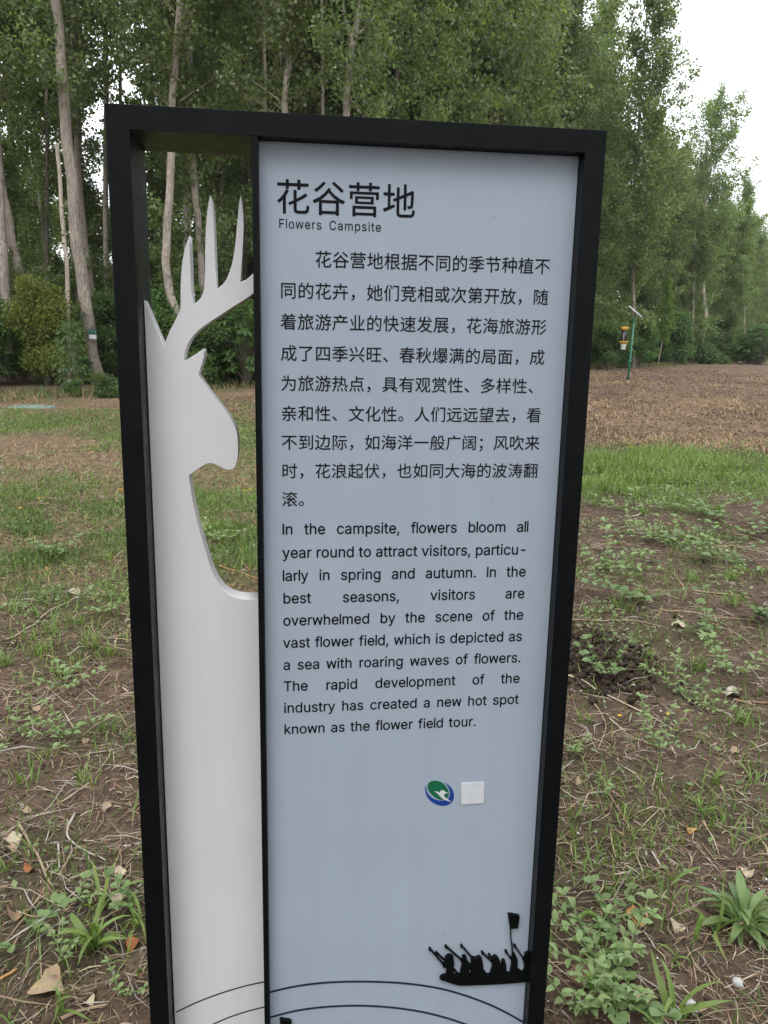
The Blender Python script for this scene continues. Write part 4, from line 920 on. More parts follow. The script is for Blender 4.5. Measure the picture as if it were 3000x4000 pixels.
for i in range(3): BUSH['round%d' % i] = (gen_bush(500 + i, 2.2, 1.35, 8000, .105, 11), 'under_leaf')
BUSH['tall'] = (gen_bush(510, 3.6, 1.5, 13000, .105, 20), 'under_leaf')
BUSH['yellow'] = (gen_bush(520, 3.4, 1.5, 14000, .085, 22), 'yellow_leaf')
for i in range(2): BUSH['frond%d' % i] = (gen_frond_bush(530 + i, 2.2, 1.25, 230, .13), 'under_leaf')
BUSH['low'] = (gen_bush(540, .8, .8, 3500, .08, 10), 'under_leaf')
def plant_bush(kind, x, y, label, group=None, sc=1.0, name='shrub', leaf=None, sx=1.0):
    (st, fo), lm = BUSH[kind]
    if len(st.materials) == 0: st.materials.append(M['twig'])
    if len(fo.materials) == 0: fo.materials.append(M[lm])
    b = empty(name, (x, y, hz(x, y)), (0, 0, random.uniform(0, 6.28)), (sc * sx, sc * sx, sc))
    tag(b, label, 'shrub', group)
    link('stem', st, parent=b); link('foliage', fo, parent=b)
    return b
def gx(u, Y): return (u - 1500) / FPX * Y
plant_bush('yellow', gx(185, 25.2), 25.2, 'yellow-green leafy shrub left of the thick leaning poplar', sc=1.0, sx=.82)
plant_bush('yellow', gx(60, 27.5), 27.5, 'yellowish shrub behind the curving trunk on the left', sc=.8, sx=.8)
plant_bush('frond0', gx(292, 21.6), 21.6, 'small shrub with feathery dark leaves at the foot of the leaning poplar', sc=.88, sx=.52)
plant_bush('low', gx(400, 20.6), 20.6, 'low dark green bush beside the left frame post', sc=.72)
plant_bush('low', gx(300, 20.9), 20.9, 'low leafy bush in front of the feathery shrub', sc=.5)
plant_bush('frond1', gx(960, 27), 27, 'dark feathery shrub behind the deer nose seen through the frame', sc=1.25)
plant_bush('frond0', gx(870, 28), 28, 'dark feathery shrub behind the antler base seen through the frame', sc=1.5)
plant_bush('tall', gx(600, 27.5), 27.5, 'tall dark shrub behind the left post of the sign', sc=1.0)
plant_bush('tall', gx(-70, 25), 25, 'tall dark shrub at the left edge of the view', sc=.85)
plant_bush('low', gx(2735, 84), 84, 'rounded pale green bush at the foot of the pale wavy trunk', sc=2.6)
plant_bush('tall', gx(2665, 88), 88, 'dark spreading shrub left of the pale wavy trunk', sc=1.35, sx=1.4)
plant_bush('frond0', gx(2930, 88), 88, 'open feathery shrub standing out on the far right', sc=2.0, sx=1.5)
plant_bush('round1', gx(2885, 92), 92, 'dark round shrub behind the feathery shrub on the far right', sc=1.8)
plant_bush('tall', gx(2350, 55), 55, 'dark spreading shrub left of the solar lamp', sc=1.0, sx=1.3)
plant_bush('tall', gx(2470, 60), 60, 'dark spreading shrub behind the solar lamp', sc=1.05, sx=1.3)
rb = random.Random(9)
for k in range(-8, 66):
    for row in range(6):
        s = k * 2.6 + rb.uniform(-.8, .8); off = (.6 + row * 2.3) + rb.uniform(-.6, .6)
        x = edge_x(26) + nrm.x * off + dirn.x * s; y = 26 + nrm.y * off + dirn.y * s
        if not seen(x, y, 2) or y < 19.5 or (y > 60 and row > 1) or (y > 44 and row > 2): continue
        if row > 2 and rb.random() < .25: continue
        if y < 24.5 and -10.5 < x: continue
        if math.hypot(x - 23.6, y - 70) < 5: continue
        if y < 28 and gx(300, y) < x < gx(440, y): continue
        kind = rb.choice(['round0', 'round1', 'round2', 'tall', 'frond0', 'frond1', 'tall'])
        sc = rb.uniform(.8, 1.3) * (1.25 if y > 50 else 1)
        if row == 0: sc *= rb.uniform(.5, 1.25)
        g_ = 'shrubs in the dark undergrowth of the wood' if row else 'shrubs along the edge of the wood'
        plant_bush(kind, x, y, 'dark green shrub in the shade among the trunks of the wood' if row else 'dark green shrub in the unbroken fringe along the edge of the wood', g_, sc, sx=rb.uniform(.9, 1.3))
# young poplars fill the space below the crowns
for k in range(-6, 50):
    for row in range(5):
        s = k * 3.9 + rb.uniform(-1, 1); off = 2.6 + row * 4.6 + rb.uniform(-.8, .8)
        x = edge_x(26) + nrm.x * off + dirn.x * s; y = 26 + nrm.y * off + dirn.y * s
        if not seen(x, y, 2) or y < 27 or (y > 80 and row) or (y > 48 and row > 1): continue
        if math.hypot(x - 24.3, y - 70) < 5: continue
        if y < 33 and gx(590, y) < x < gx(1010, y): continue
        if y < 31 and gx(250, y) < x < gx(420, y): continue
        plant_tree('young', x, y, 'young poplar growing in the shade between the taller trunks', 'young poplars under the tall ones', rb.uniform(0, 6.28), rb.uniform(.7, 1.1))

# bright green sapling at the edge of the field
SX, SY = 24.3, 72.7
sap = empty('sapling', (SX, SY, hz(SX, SY))); tag(sap, 'narrow bright green sapling with bare thin stem right of the solar lamp', 'sapling')
g = Geo(); g.tube([(0, 0, -.1), (.12, 0, 1.2), (.33, 0, 2.8), (.42, 0, 5.0), (.42, 0, 7.4)], [.065, .055, .045, .035, .01], 8)
link('trunk', g.mesh('trunk', M['bark_pale'], True), parent=sap)
rng = np.random.default_rng(77); P = []
for k in range(150):
    z = 2.3 + 5.1 * (k / 150); a = rng.uniform(0, 6.28); R_ = (.95 * (1 - ((z - 2.3) / 5.3) ** 1.7) + .12) * rng.uniform(.5, 1.3)
    if z < 3.0: R_ *= .55
    for q in range(62):
        t = rng.uniform(.1, 1)
        P.append((.4 + R_ * t * math.cos(a) + rng.normal() * .07, R_ * t * math.sin(a) + rng.normal() * .07, z + .25 * t - .25 * t * t * 2 + rng.normal() * .06))
V, T, C = leaf_arrays(np.array(P), .12, rng, .3, .5)
link('crown', tri_mesh('crown', V, T, C, M['bright_leaf']), parent=sap)

# small insect trap hung on the thick leaning trunk
tp_ = at(363, 1302, 26.3)
TRAP = empty('insect_trap', (tp_.x, 26.27, tp_.z), (0, 0, .15)); tag(TRAP, 'small teal and white insect trap hanging on the thick leaning poplar', 'trap')
link('white_tray', box_mesh('white_tray', -.115, .115, -.05, .05, -.185, -.045, .02, M['alu']), parent=TRAP)
link('teal_body', box_mesh('teal_body', -.12, .12, -.055, .055, -.043, .10, .03, M['trap_teal']), parent=TRAP)
link('lid', box_mesh('lid', -.13, .13, -.065, .065, .102, .135, .012, M['dark_plastic']), parent=TRAP)
for sx in (-.05, .05): link('window', box_mesh('window', sx - .03, sx + .03, -.0575, -.0555, -.02, .07, .0, M['dark_plastic']), parent=TRAP)
g = Geo(); g.tube([(0, .02, .13), (.0, .06, .19), (0, .09, .24)], .008, 5); link('hook', g.mesh('hook', M['dark_plastic']), parent=TRAP)

# unseen poplars added behind the camera to darken the glossy fronts of the sign
rk = random.Random(31)
for i in range(26):
    a = math.radians(112 + 136 * i / 25 + rk.uniform(-2, 2)); r = rk.uniform(20, 27)
    plant_tree('full%d' % rk.randrange(4), r * math.sin(a), r * math.cos(a), 'unseen leafy poplar added behind the camera to darken the sign front', 'unseen poplars added behind the camera', rk.uniform(0, 6.28), rk.uniform(.62, .78))

# ------------------------------------------------------------------ ground cover nobody could count
rg = np.random.default_rng(21)
def wedge(n, r0, r1, a=33, p=1.0):
    """random places in view, closer ones more likely"""
    t = rg.random(n); r = r0 * (r1 / r0) ** (t ** p); th = np.radians(rg.uniform(-a, a, n))
    return r * np.sin(th), r * np.cos(th)
def blades(x, y, h, w, c, lean=.45, bendy=.5, z=None, az=None):
    """grass blades: 5 points, 3 triangles each"""
    n = len(x); z = height(x, y) - .004 if z is None else z
    az = rg.uniform(0, 2 * math.pi, n) if az is None else az
    ln = np.abs(rg.normal(lean, .25, n)); ln2 = ln + np.abs(rg.normal(bendy, .25, n))
    d = np.stack([np.cos(az), np.sin(az)], 1)
    fa = az + math.pi / 2 + rg.normal(0, .5, n); s = np.stack([np.cos(fa), np.sin(fa)], 1) * (w * .5)[:, None]
    b = np.stack([x, y], 1)
    m = b + d * (np.sin(ln) * h * .55)[:, None]; mz = z + np.cos(ln) * h * .55
    t = m + d * (np.sin(ln2) * h * .5)[:, None]; tz = mz + np.cos(ln2) * h * .5
    V = np.empty((n, 5, 3))
    V[:, 0, :2] = b - s; V[:, 0, 2] = z; V[:, 1, :2] = b + s; V[:, 1, 2] = z
    V[:, 2, :2] = m + s * .85; V[:, 2, 2] = mz; V[:, 3, :2] = m - s * .85; V[:, 3, 2] = mz
    V[:, 4, :2] = t; V[:, 4, 2] = tz
    i = np.arange(n)[:, None] * 5
    T = np.concatenate([i + [0, 1, 2], i + [0, 2, 3], i + [3, 2, 4]], 0)
    C = np.repeat(c[:, None, :] if c.ndim == 2 else c[:, None, None].repeat(3, 2), 5, 1).reshape(-1, 3)
    return V.reshape(-1, 3), T, C
def stuff(name, V, T, C, mat):
    return tag(link(name, tri_mesh(name, V, T, C, mat)), kind='stuff')
def behind_sign(x, y):
    return (np.abs(x) < .45) & (y > .9) & (y < 1.45)

# short grass: dense in the green strip, thin elsewhere
x, y = wedge(420000, 1.5, 19, p=.62)
g_, d_, k_ = zones(x, y)
clump = sstep(.50, .72, fbm(x * 4.2, y * 4.2, 301, 3))
near = 1 - sstep(3.5, 6.5, y)
prob = np.clip(g_ * (.55 + .45 * clump) * .9 * (1 - near * .75) + .05 * clump * near + .012, 0, 1) * (1 - d_ * .35)
prob *= (y < 13.5) | (x < -1)
keep = (rg.random(len(x)) < prob) & ~behind_sign(x, y) & (edge_x(y) + .5 < x)
x, y = x[keep], y[keep]
if len(x) > 190000: x, y = x[:190000], y[:190000]
yy = np.hypot(x, y)
instrip = (x > 0) * sstep(6.5, 8.2, y)
h = rg.uniform(.035, .095, len(x)) * (1 + instrip * (-.2 + 2.4 * sstep(.4, .75, fbm(x * 1.7, y * 1.7, 911, 3)))) ; w = rg.uniform(.0022, .0046, len(x)) * (1 + yy / 7.5)
c = np.clip(rg.normal(.42, .22, len(x)) + .9 * (fbm(x * 1.3, y * 1.3, 5, 3) - .5) + .22 * instrip, 0, 1)
V, T, C = blades(x, y, h, w, c)
stuff('short_grass', V, T, C, M['grass'])
print('grass', len(x))

# low broad-leaved weeds
def leaflets(x, y, z, L, c, asp=.6, flat=.55):
    n = len(x); az = rg.uniform(0, 6.283, n); el = rg.normal(.15, flat * .6, n)
    a = np.stack([np.cos(az) * np.cos(el), np.sin(az) * np.cos(el), np.sin(el)], 1)
    r = rg.normal(size=(n, 3)) * .35 + np.array([0, 0, 1.]); b = np.cross(a, r); b /= np.linalg.norm(b, axis=1)[:, None]
    P = np.stack([x, y, z], 1); L = L[:, None]
    V = np.stack([P, P + a * L * .45 + b * L * asp * .5, P + a * L - np.array([0, 0, 1]) * L * .12, P + a * L * .45 - b * L * asp * .5], 1)
    i = np.arange(n)[:, None] * 4
    return V.reshape(-1, 3), np.concatenate([i + [0, 1, 2], i + [0, 2, 3]], 0), np.repeat(np.repeat(c, 4)[:, None], 3, 1)
x, y = wedge(170000, 1.8, 19, p=.66)
g_, d_, k_ = zones(x, y)
pt = sstep(.60, .68, fbm(x * 3.2, y * 3.6, 401, 3)) * (.05 + .75 * sstep(3.0, 4.6, y))
prob = np.clip(pt * (.55 - .2 * (y > 12)) + g_ * .22 * sstep(.42, .6, fbm(x * 1.9, y * 1.9, 77, 3)), 0, 1) * ((y < 13) | (x < -1))
keep = (rg.random(len(x)) < prob) & (edge_x(y) + .5 < x); x, y, pt = x[keep], y[keep], pt[keep]
z = height(x, y) + rg.uniform(.003, .05, len(x)) * (.4 + pt) + rg.uniform(0, .10, len(x)) * (x > 0) * sstep(7.6, 8.6, y)
V, T, C = leaflets(x, y, z, rg.uniform(.010, .026, len(x)) * (1 + np.hypot(x, y) / 11), np.clip(rg.normal(.45, .25, len(x)), 0, 1))
stuff('low_weeds', V, T, C, M['weed'])
print('weeds', len(x))

# dry stalks, straw and leaf crumbs on the soil
def slivers(x, y, L, w, c, tilt=.18, lift=.002):
    n = len(x); az = rg.uniform(0, 6.283, n); el = rg.normal(0, tilt, n)
    z = height(x, y) + np.abs(np.sin(el)) * L * .5 + lift
    a = np.stack([np.cos(az) * np.cos(el), np.sin(az) * np.cos(el), np.sin(el)], 1); b = np.stack([-np.sin(az), np.cos(az), rg.normal(0, .4, n)], 1)
    P = np.stack([x, y, z], 1); L = L[:, None]; w = w[:, None]
    mid = P + b * L * rg.normal(0, .06, (n, 1)) + np.array([0, 0, .002])
    V = np.stack([P - a * L * .5 - b * w * .3, P - a * L * .5 + b * w * .3, mid + b * w * .5, P + a * L * .5, mid - b * w * .5], 1)
    i = np.arange(n)[:, None] * 5
    T = np.concatenate([i + [0, 4, 1], i + [1, 4, 2], i + [4, 3, 2]], 0)
    return V.reshape(-1, 3), T, np.repeat(c, 5, 0)
PAL = np.array([(.34, .26, .17), (.24, .17, .11), (.42, .34, .24), (.15, .10, .07), (.28, .23, .18), (.20, .12, .075), (.36, .33, .29)])
x, y = wedge(60000, 1.5, 12.5, p=.75)
g_, d_, k_ = zones(x, y)
keep = (rg.random(len(x)) < .35 + .65 * np.maximum(d_, sstep(.45, .6, fbm(x * 2.5, y * 2.5, 611, 3)) * .8)) & ~behind_sign(x, y); x, y = x[keep], y[keep]
r_ = np.hypot(x, y)
c = PAL[rg.choice(len(PAL), len(x), p=[.2, .22, .08, .2, .12, .13, .05])] * rg.uniform(.6, 1.15, (len(x), 1))
V, T, C = slivers(x, y, rg.uniform(.012, .055, len(x)) * (1 + r_ / 12), rg.uniform(.001, .0026, len(x)) * (1 + r_ / 4), c)
stuff('dry_litter', V, T, C, M['attr'])
# longer dry stalks
x, y = wedge(2600, 1.6, 13, p=.8)
r_ = np.hypot(x, y); c = PAL[rg.choice([0, 2, 1, 6], len(x))] * rg.uniform(.75, 1.1, (len(x), 1))
V, T, C = slivers(x, y, rg.uniform(.07, .22, len(x)), rg.uniform(.0014, .003, len(x)) * (1 + r_ / 7), c, .09, .006)
stuff('dry_stalks', V, T, C, M['attr'])

# crumbs and clods of soil, white grains
def crumbs(x, y, s, c, sink=.2):
    n = len(x); z = height(x, y)
    O = np.array([(1, 0, 0), (0, 1, 0), (-1, 0, 0), (0, -1, 0), (0, 0, 1), (0, 0, -1)], float)
    F = np.array([(0, 1, 4), (1, 2, 4), (2, 3, 4), (3, 0, 4), (1, 0, 5), (2, 1, 5), (3, 2, 5), (0, 3, 5)])
    V = O[None] * s[:, None, None] * rg.uniform(.55, 1.25, (n, 6, 1)) * np.array([1, 1, .75]) + rg.normal(size=(n, 6, 3)) * s[:, None, None] * .16
    th = rg.uniform(0, 6.28, n); cs, sn = np.cos(th), np.sin(th)
    V = np.stack([V[..., 0] * cs[:, None] - V[..., 1] * sn[:, None], V[..., 0] * sn[:, None] + V[..., 1] * cs[:, None], V[..., 2]], -1)
    V += np.stack([x, y, z + s * sink], 1)[:, None]
    T = (F[None] + np.arange(n)[:, None, None] * 6).reshape(-1, 3)
    return V.reshape(-1, 3), T, np.repeat(c, 6, 0)
x, y = wedge(26000, 1.5, 8.5, p=.85)
s = rg.uniform(.0015, .0060, len(x)) * rg.uniform(.7, 1.6, len(x)) * (1 + .06 * np.hypot(x, y))
c = np.array([(.105, .078, .058)]) * rg.uniform(.55, 1.35, (len(x), 1))
V, T, C = crumbs(x, y, s, c); stuff('soil_crumbs', V, T, C, M['clod'])
n = 700; x = MOUND[0] + rg.normal(0, .13, n); y = MOUND[1] + rg.normal(0, .20, n)
V, T, C = crumbs(x, y, rg.uniform(.008, .030, n), np.array([(.045, .033, .025)]) * rg.uniform(.7, 1.4, (n, 1)), .35); stuff('dark_clods', V, T, C, M['clod'])
x, y = wedge(380, 1.6, 7)
V, T, C = crumbs(x, y, rg.uniform(.0018, .0042, len(x)), np.full((len(x), 3), .62), .6); stuff('white_grains', V, T, C, M['attr'])
# tilled field: clods and straw beyond the green strip
x, y = wedge(120000, 12.2, 62, 30, p=.8)
k = (x > -4) & (edge_x(y) < x); x, y = x[k], y[k]
g_, d_, k_ = zones(x, y)
kk = rg.random(len(x)) < (.01 + .17 * d_ ** 1.6); xs, ys = x[kk], y[kk]; r_ = np.hypot(xs, ys)
for u, v, rad, m in [(2345, 1595, .9, 700), (2300, 1620, .5, 400), (2325, 1668, .45, 420), (2300, 1575, .6, 400), (2470, 1500, 1.6, 600), (2420, 1497, 1.0, 420), (2900, 1570, 1.6, 1500), (2960, 1620, 1.4, 1300), (2870, 1600, .9, 600), (2930, 1660, 1.2, 800),
                     (2560, 1728, .5, 500), (2480, 1722, .4, 350), (2650, 1735, .5, 450), (2780, 1742, .5, 450), (2840, 1725, .4, 350), (2400, 1736, .5, 300), (2950, 1745, .5, 500), (2700, 1500, 2.2, 500), (2840, 1460, 3.0, 700), (2950, 1490, 2.2, 700), (2640, 1470, 2.5, 450), (2330, 1462, 1.6, 500)]:
    nbase = len(xs) if u == 2345 else nbase; p = G(u, v); xs = np.concatenate([xs, p.x + rg.normal(0, rad, m)]); ys = np.concatenate([ys, p.y + rg.normal(0, rad * 1.3, m)])
r_ = np.hypot(xs, ys)
c = np.array([(.36, .25, .14), (.27, .18, .10), (.19, .13, .08), (.46, .34, .19)])[rg.integers(0, 4, len(xs))] * rg.uniform(.7, 1.1, (len(xs), 1))
c[nbase:] *= 1.2
V, T, C = blades(xs, ys, rg.uniform(.06, .20, len(xs)) * (1 + r_ / 90), .003 + .00030 * r_ * rg.uniform(.5, 1.2, len(xs)), c, 1.05, .35)
stuff('field_straw', V, T, C, M['attr'])
kk = ~kk & (rg.random(len(x)) < .25); xs, ys = x[kk], y[kk]
V, T, C = crumbs(xs, ys, rg.uniform(.008, .028, len(xs)) * (1 + ys / 60), np.array([(.150, .100, .072)]) * rg.uniform(.5, 1.5, (len(xs), 1)), .3)
stuff('field_clods', V, T, C, M['clod'])
print('field', len(xs))
# dry grass on the left lawn and taller growth along the foot of the wood
x, y = wedge(90000, 3, 21, 33, p=.7); g_, d_, k_ = zones(x, y)
k = (rg.random(len(x)) < d_ * .8) & (x < 1) & (edge_x(y) + .3 < x); x, y = x[k], y[k]; r_ = np.hypot(x, y)
c = np.array([(.33, .235, .115), (.27, .18, .10), (.40, .31, .17), (.20, .115, .07)])[rg.integers(0, 4, len(x))] * rg.uniform(.7, 1.1, (len(x), 1))
V, T, C = blades(x, y, rg.uniform(.03, .12, len(x)), .0026 + .0004 * r_ * rg.uniform(.5, 1.2, len(x)), c, 1.05, .3)
stuff('dry_grass', V, T, C, M['attr'])
n = 20000; s = rg.uniform(-14, 95, n); off = rg.normal(.5, .9, n)
x = edge_x(26) + (-.85) * off + .527 * s; y = 26 + .527 * off + .85 * s
k = (y > 15) & (np.abs(x / y) < .55); x, y = x[k], y[k]
V, T, C = blades(x, y, rg.uniform(.08, .38, len(x)), rg.uniform(.006, .014, len(x)) * (1 + y / 40), np.clip(rg.normal(.35, .2, len(x)), 0, 1), .4, .6)
stuff('tall_verge_grass', V, T, C, M['under_leaf'])
n = 9000; s = rg.uniform(-14, 95, n); off = rg.normal(-.2, .5, n)
x = edge_x(26) + (-.85) * off + .527 * s; y = 26 + .527 * off + .85 * s
k = (y > 15) & (np.abs(x / y) < .55); x, y = x[k], y[k]
c = np.array([(.26, .19, .10), (.20, .14, .075)])[rg.integers(0, 2, len(x))]
V, T, C = blades(x, y, rg.uniform(.1, .4, len(x)), rg.uniform(.008, .02, len(x)) * (1 + y / 60), c, .6, .5)
stuff('dry_verge_grass', V, T, C, M['attr'])

# ------------------------------------------------------------------ things one can point at on the ground near the sign
def shape_mesh(name, outline, cup=.1, fold=.15, mat=None, C=None, seed=0, n_mid=0):
    """a leaf: outline (x along, y across, unit length) fanned from a raised or sunk midrib, curled"""
    rd = random.Random(seed); V = []; 
    m = len(outline)
    mids = sorted({round(p[0], 3) for p in outline})
    V = [(x, y, abs(y) * fold * 2 - cup * (x - .5) ** 2 * 2 + rd.gauss(0, .008)) for x, y in outline]
    rib = [(x, 0, -cup * (x - .5) ** 2 * 2) for x in mids]
    V += rib; T = []
    ridx = {x: m + i for i, x in enumerate(mids)}
    for i in range(m):
        j = (i + 1) % m
        a, b = ridx[round(outline[i][0], 3)], ridx[round(outline[j][0], 3)]
        if a != b: T += [(i, j, b), (i, b, a)]
        else: T += [(i, j, a)]
    T = [t for t in T if len(set(t)) == 3]
    cc = np.array([C if C is not None else (.5,) * 3] * len(V)) * np.array([[rd.uniform(.85, 1.12)] for _ in V])
    return tri_mesh(name, V, T, cc, mat, smooth=True)
def oval(n=7, w=.28, tip=1.0, base=.12):
    xs = [i / n for i in range(n + 1)]
    prof = [w * (math.sin(math.pi * x ** tip) ** .8) for x in xs]
    up = [(x, max(p, .006)) for x, p in zip(xs, prof)]
    return up + [(x, -p) for x, p in up[::-1]]
LONG = shape_mesh('leaf', oval(8, .11, 1.5), .25, .3, M['weed'], (.55,) * 3, 1)
SPAT = [shape_mesh('leaf', oval(9, .088, 1.8), .28 + .2 * i, .25, M['weed'], (.22 + .18 * i,) * 3, 2 + i) for i in range(3)]
OVAL = [shape_mesh('leaf', oval(7, .235, .90), .22, .25, M['weed'], (.66 + .15 * i,) * 3, 5 + i) for i in range(3)]
ROUND = [shape_mesh('leaf', oval(7, .42, .9), .06, .10, M['weed'], (.25 + .25 * i,) * 3, 8 + i) for i in range(2)]

def orient(az, el, roll=0):
    return (Matrix.Rotation(az, 4, 'Z') @ Matrix.Rotation(-el, 4, 'Y') @ Matrix.Rotation(roll, 4, 'X')).to_euler()
def put_leaf(parent, me, p, az, el, L, roll=0, w=1.0):
    return link('leaf', me, parent=parent, loc=p, rot=orient(az, el, roll), scale=(L, L * w, L))
def stem_part(parent, pts, r, mat, name='stem', col=(.5, .5, .5)):
    g = Geo(); g.tube(pts, r, 5, col); return link(name, g.mesh(name, mat, True), parent=parent)
STEMC = (.5, .5, .5)

def rosette(u, v, n, L, label):
    p = G(u, v); t = empty('rosette_weed', p); tag(t, label, 'weed', None)
    rd = random.Random(u)
    for i in range(n):
        az = i * 2.4 + rd.gauss(0, .2); el = rd.uniform(.05, 1.15) if i > n * .35 else rd.uniform(-.1, .4)
        put_leaf(t, rd.choice(SPAT), (0, 0, .015), az, el, L * rd.uniform(.6, 1.1), rd.gauss(0, .3))
    return t
def leafy_weed(u, v, stems, L, label, meshes=OVAL, spread=.12, up=.10, nper=6, seed=None):
    """stems creeping or rising with a pair of leaves at every node"""
    p = G(u, v); t = empty('leafy_weed', p); tag(t, label, 'weed')
    rd = random.Random(seed or int(u * 7 + v))
    for s in range(stems):
        az = rd.uniform(0, 6.28); d = Vector((math.cos(az), math.sin(az), up / spread)).normalized(); q = Vector((0, 0, .01)); pts = [tuple(q)]
        for k in range(nper):
            d = (d + Vector((rd.gauss(0, .16), rd.gauss(0, .16), rd.gauss(.0, .1)))).normalized()
            q = q + d * (spread / nper) * 1.2
            if q.z < .012: q.z = .012
            pts.append(tuple(q))
            for sg in (-1, 1):
                a2 = math.atan2(d.y, d.x) + sg * rd.uniform(.7, 1.5)
                put_leaf(t, rd.choice(meshes), tuple(q), a2, rd.uniform(-.1, .5), L * rd.uniform(.6, 1.15), rd.gauss(0, .3))
        put_leaf(t, rd.choice(meshes), tuple(q), math.atan2(d.y, d.x), rd.uniform(.1, .6), L * rd.uniform(.7, 1.1))
        stem_part(t, pts, .0016, M['weed'])
    return t
def blade_mesh(L, w, arch, seed, twist=.3):
    rd = random.Random(seed); n = 7; V, T = [], []
    x = z = 0; a = math.radians(82)
    for i in range(n):
        t = i / (n - 1); ww = w * (1 - t ** 2.2) * (.55 + .9 * t if t < .4 else 1) + .0002
        V += [(x, -ww / 2, z + ww * .18), (x, 0, z), (x, ww / 2, z + ww * .18)]
        a -= arch / n * (1 + t); x += math.cos(a) * L / n; z += math.sin(a) * L / n
    for i in range(n - 1):
        for k in range(2):
            p = i * 3 + k; T += [(p, p + 3, p + 1), (p + 1, p + 3, p + 4)]
    C = np.full((len(V), 3), rd.uniform(.35, .75))
    return tri_mesh('blade', V, T, C, M['grass'], smooth=True)
BLADES = [blade_mesh(1.0, .036 + .028 * random.random(), random.uniform(.9, 2.6), i) for i in range(10)]
def grass_tuft(u, v, n, L, label, wide=1.0, up=None, cat='grass tuft', name='grass_tuft', parts=False):
    p = G(u, v); rd = random.Random(int(u * 3 + v))
    if parts:
        t = empty(name, p); tag(t, label, cat)
        for i in range(n):
            b = link('blade', rd.choice(BLADES), parent=t, loc=(rd.gauss(0, .006), rd.gauss(0, .006), 0), rot=(rd.gauss(0, .25), rd.gauss(0, .25), rd.uniform(0, 6.28)))
            l = L * rd.uniform(.5, 1.15); b.scale = (l, l * wide, l)
        return t
    x = np.array([p.x + rd.gauss(0, .012 + L * .08) for _ in range(n)]); y = np.array([p.y + rd.gauss(0, .012 + L * .08) for _ in range(n)])
    h = np.array([L * rd.uniform(.45, 1.1) for _ in range(n)]); w = np.array([.0045 * wide * rd.uniform(.6, 1.2) for _ in range(n)]) * (1 + p.y / 9)
    c = np.array([rd.uniform(.25, .85) for _ in range(n)])
    V, T, C = blades(x, y, h, w, c, .45, .65); V = V - np.array(tuple(p))
    o = link(name, tri_mesh(name, V, T, C, M['grass']), loc=p)
    return tag(o, label, cat)
def foxtail(u, v, tipu, tipv, label, h, bend):
    """a stem with a bristly nodding ear"""
    p = G(u, v); t = empty('foxtail_grass', p); tag(t, label, 'grass stem')
    rd = random.Random(int(u)); dx = bend
    S = smooth_path([(0, 0, 0), (dx * .10, 0, h * .45), (dx * .3, 0, h * .80), (dx * .55, 0, h), (dx * .85, 0, h * 1.05), (dx * 1.1, 0, h * .98)] if abs(bend) > .03 else [(0, 0, 0), (0, 0, h * .5), (dx * .5, 0, h * .85), (dx, 0, h * 1.2)], 6)
    k = int(len(S) * (.50 if abs(bend) > .03 else .55))
    stem_part(t, [tuple(q) for q in S[:k + 2]], .0013, M['grass'])
    g = Geo(); E_ = S[k:]; n = len(E_)
    g.tube([tuple(q) for q in E_], [.0046 * math.sin(math.pi * min(.97, (i + 1.2) / (n + 1))) ** .5 + .0006 for i in range(n)], 7, (.78, .78, .78), lump=.3)
    for i in range(330):
        f = rd.uniform(0, n - 1.01); q = E_[int(f)].lerp(E_[int(f) + 1], f % 1); ax = (E_[int(f) + 1] - E_[int(f)]).normalized()
        r = Vector((rd.gauss(0, 1), rd.gauss(0, 1), rd.gauss(0, 1))); r = (r - ax * r.dot(ax)).normalized()
        a = q + r * .003; b = q + (r + ax * 1.0) * .0080; s = r.cross(ax) * .00035
        g.add([a - s, a + s, b], [(0, 1, 2)], (.95, .95, .95))
    link('seed_head', g.mesh('seed_head', M['bright_leaf']), parent=t)
    for i in range(3):
        b = link('blade', rd.choice(BLADES), parent=t, loc=(0, 0, .01 * i), rot=(rd.gauss(0, .2), rd.gauss(0, .2), rd.uniform(0, 6.28))); l = h * rd.uniform(.7, 1.0); b.scale = (l, l * .8, l)
    return t
def dead_leaf(u, v, size, col, label, seed=None, curl=.75, lift=.3, outline=None):
    size *= .88; p = G(u, v); rd = random.Random(seed or int(u * 5 + v))
    n = 19; V = [(0, 0, 0)]; C = [col]
    for ring in (.5, 1.0):
        for k in range(n):
            th = 2 * math.pi * k / n
            r = .5 * (1 + .22 * math.cos(th) + .12 * math.cos(3 * th + .5)) * ring * rd.uniform(.90, 1.08)
            x, y = r * math.cos(th), r * math.sin(th) * .92
            z = curl * (ring ** 2) * .30 * (math.sin(2 * th + rd.uniform(-.3, .3)) + .35) + rd.gauss(0, .012)
            V.append((x, y, z)); C.append(tuple(q * rd.uniform(.82, 1.12) for q in col))
    T = [(0, 1 + k, 1 + (k + 1) % n) for k in range(n)]
    for k in range(n):
        a, b = 1 + k, 1 + (k + 1) % n; T += [(a, a + n, b), (b, a + n, b + n)]
    me = tri_mesh('dead_leaf', [tuple(q * size for q in v_) for v_ in V], T, C, M['attr'], smooth=True)
    o = link('dead_leaf', me, loc=(p.x, p.y, p.z + size * lift * .3 + .006), rot=(rd.gauss(0, .22), rd.gauss(0, .22) - .12, rd.uniform(0, 6.28)))
    return tag(o, label, 'dead leaf')
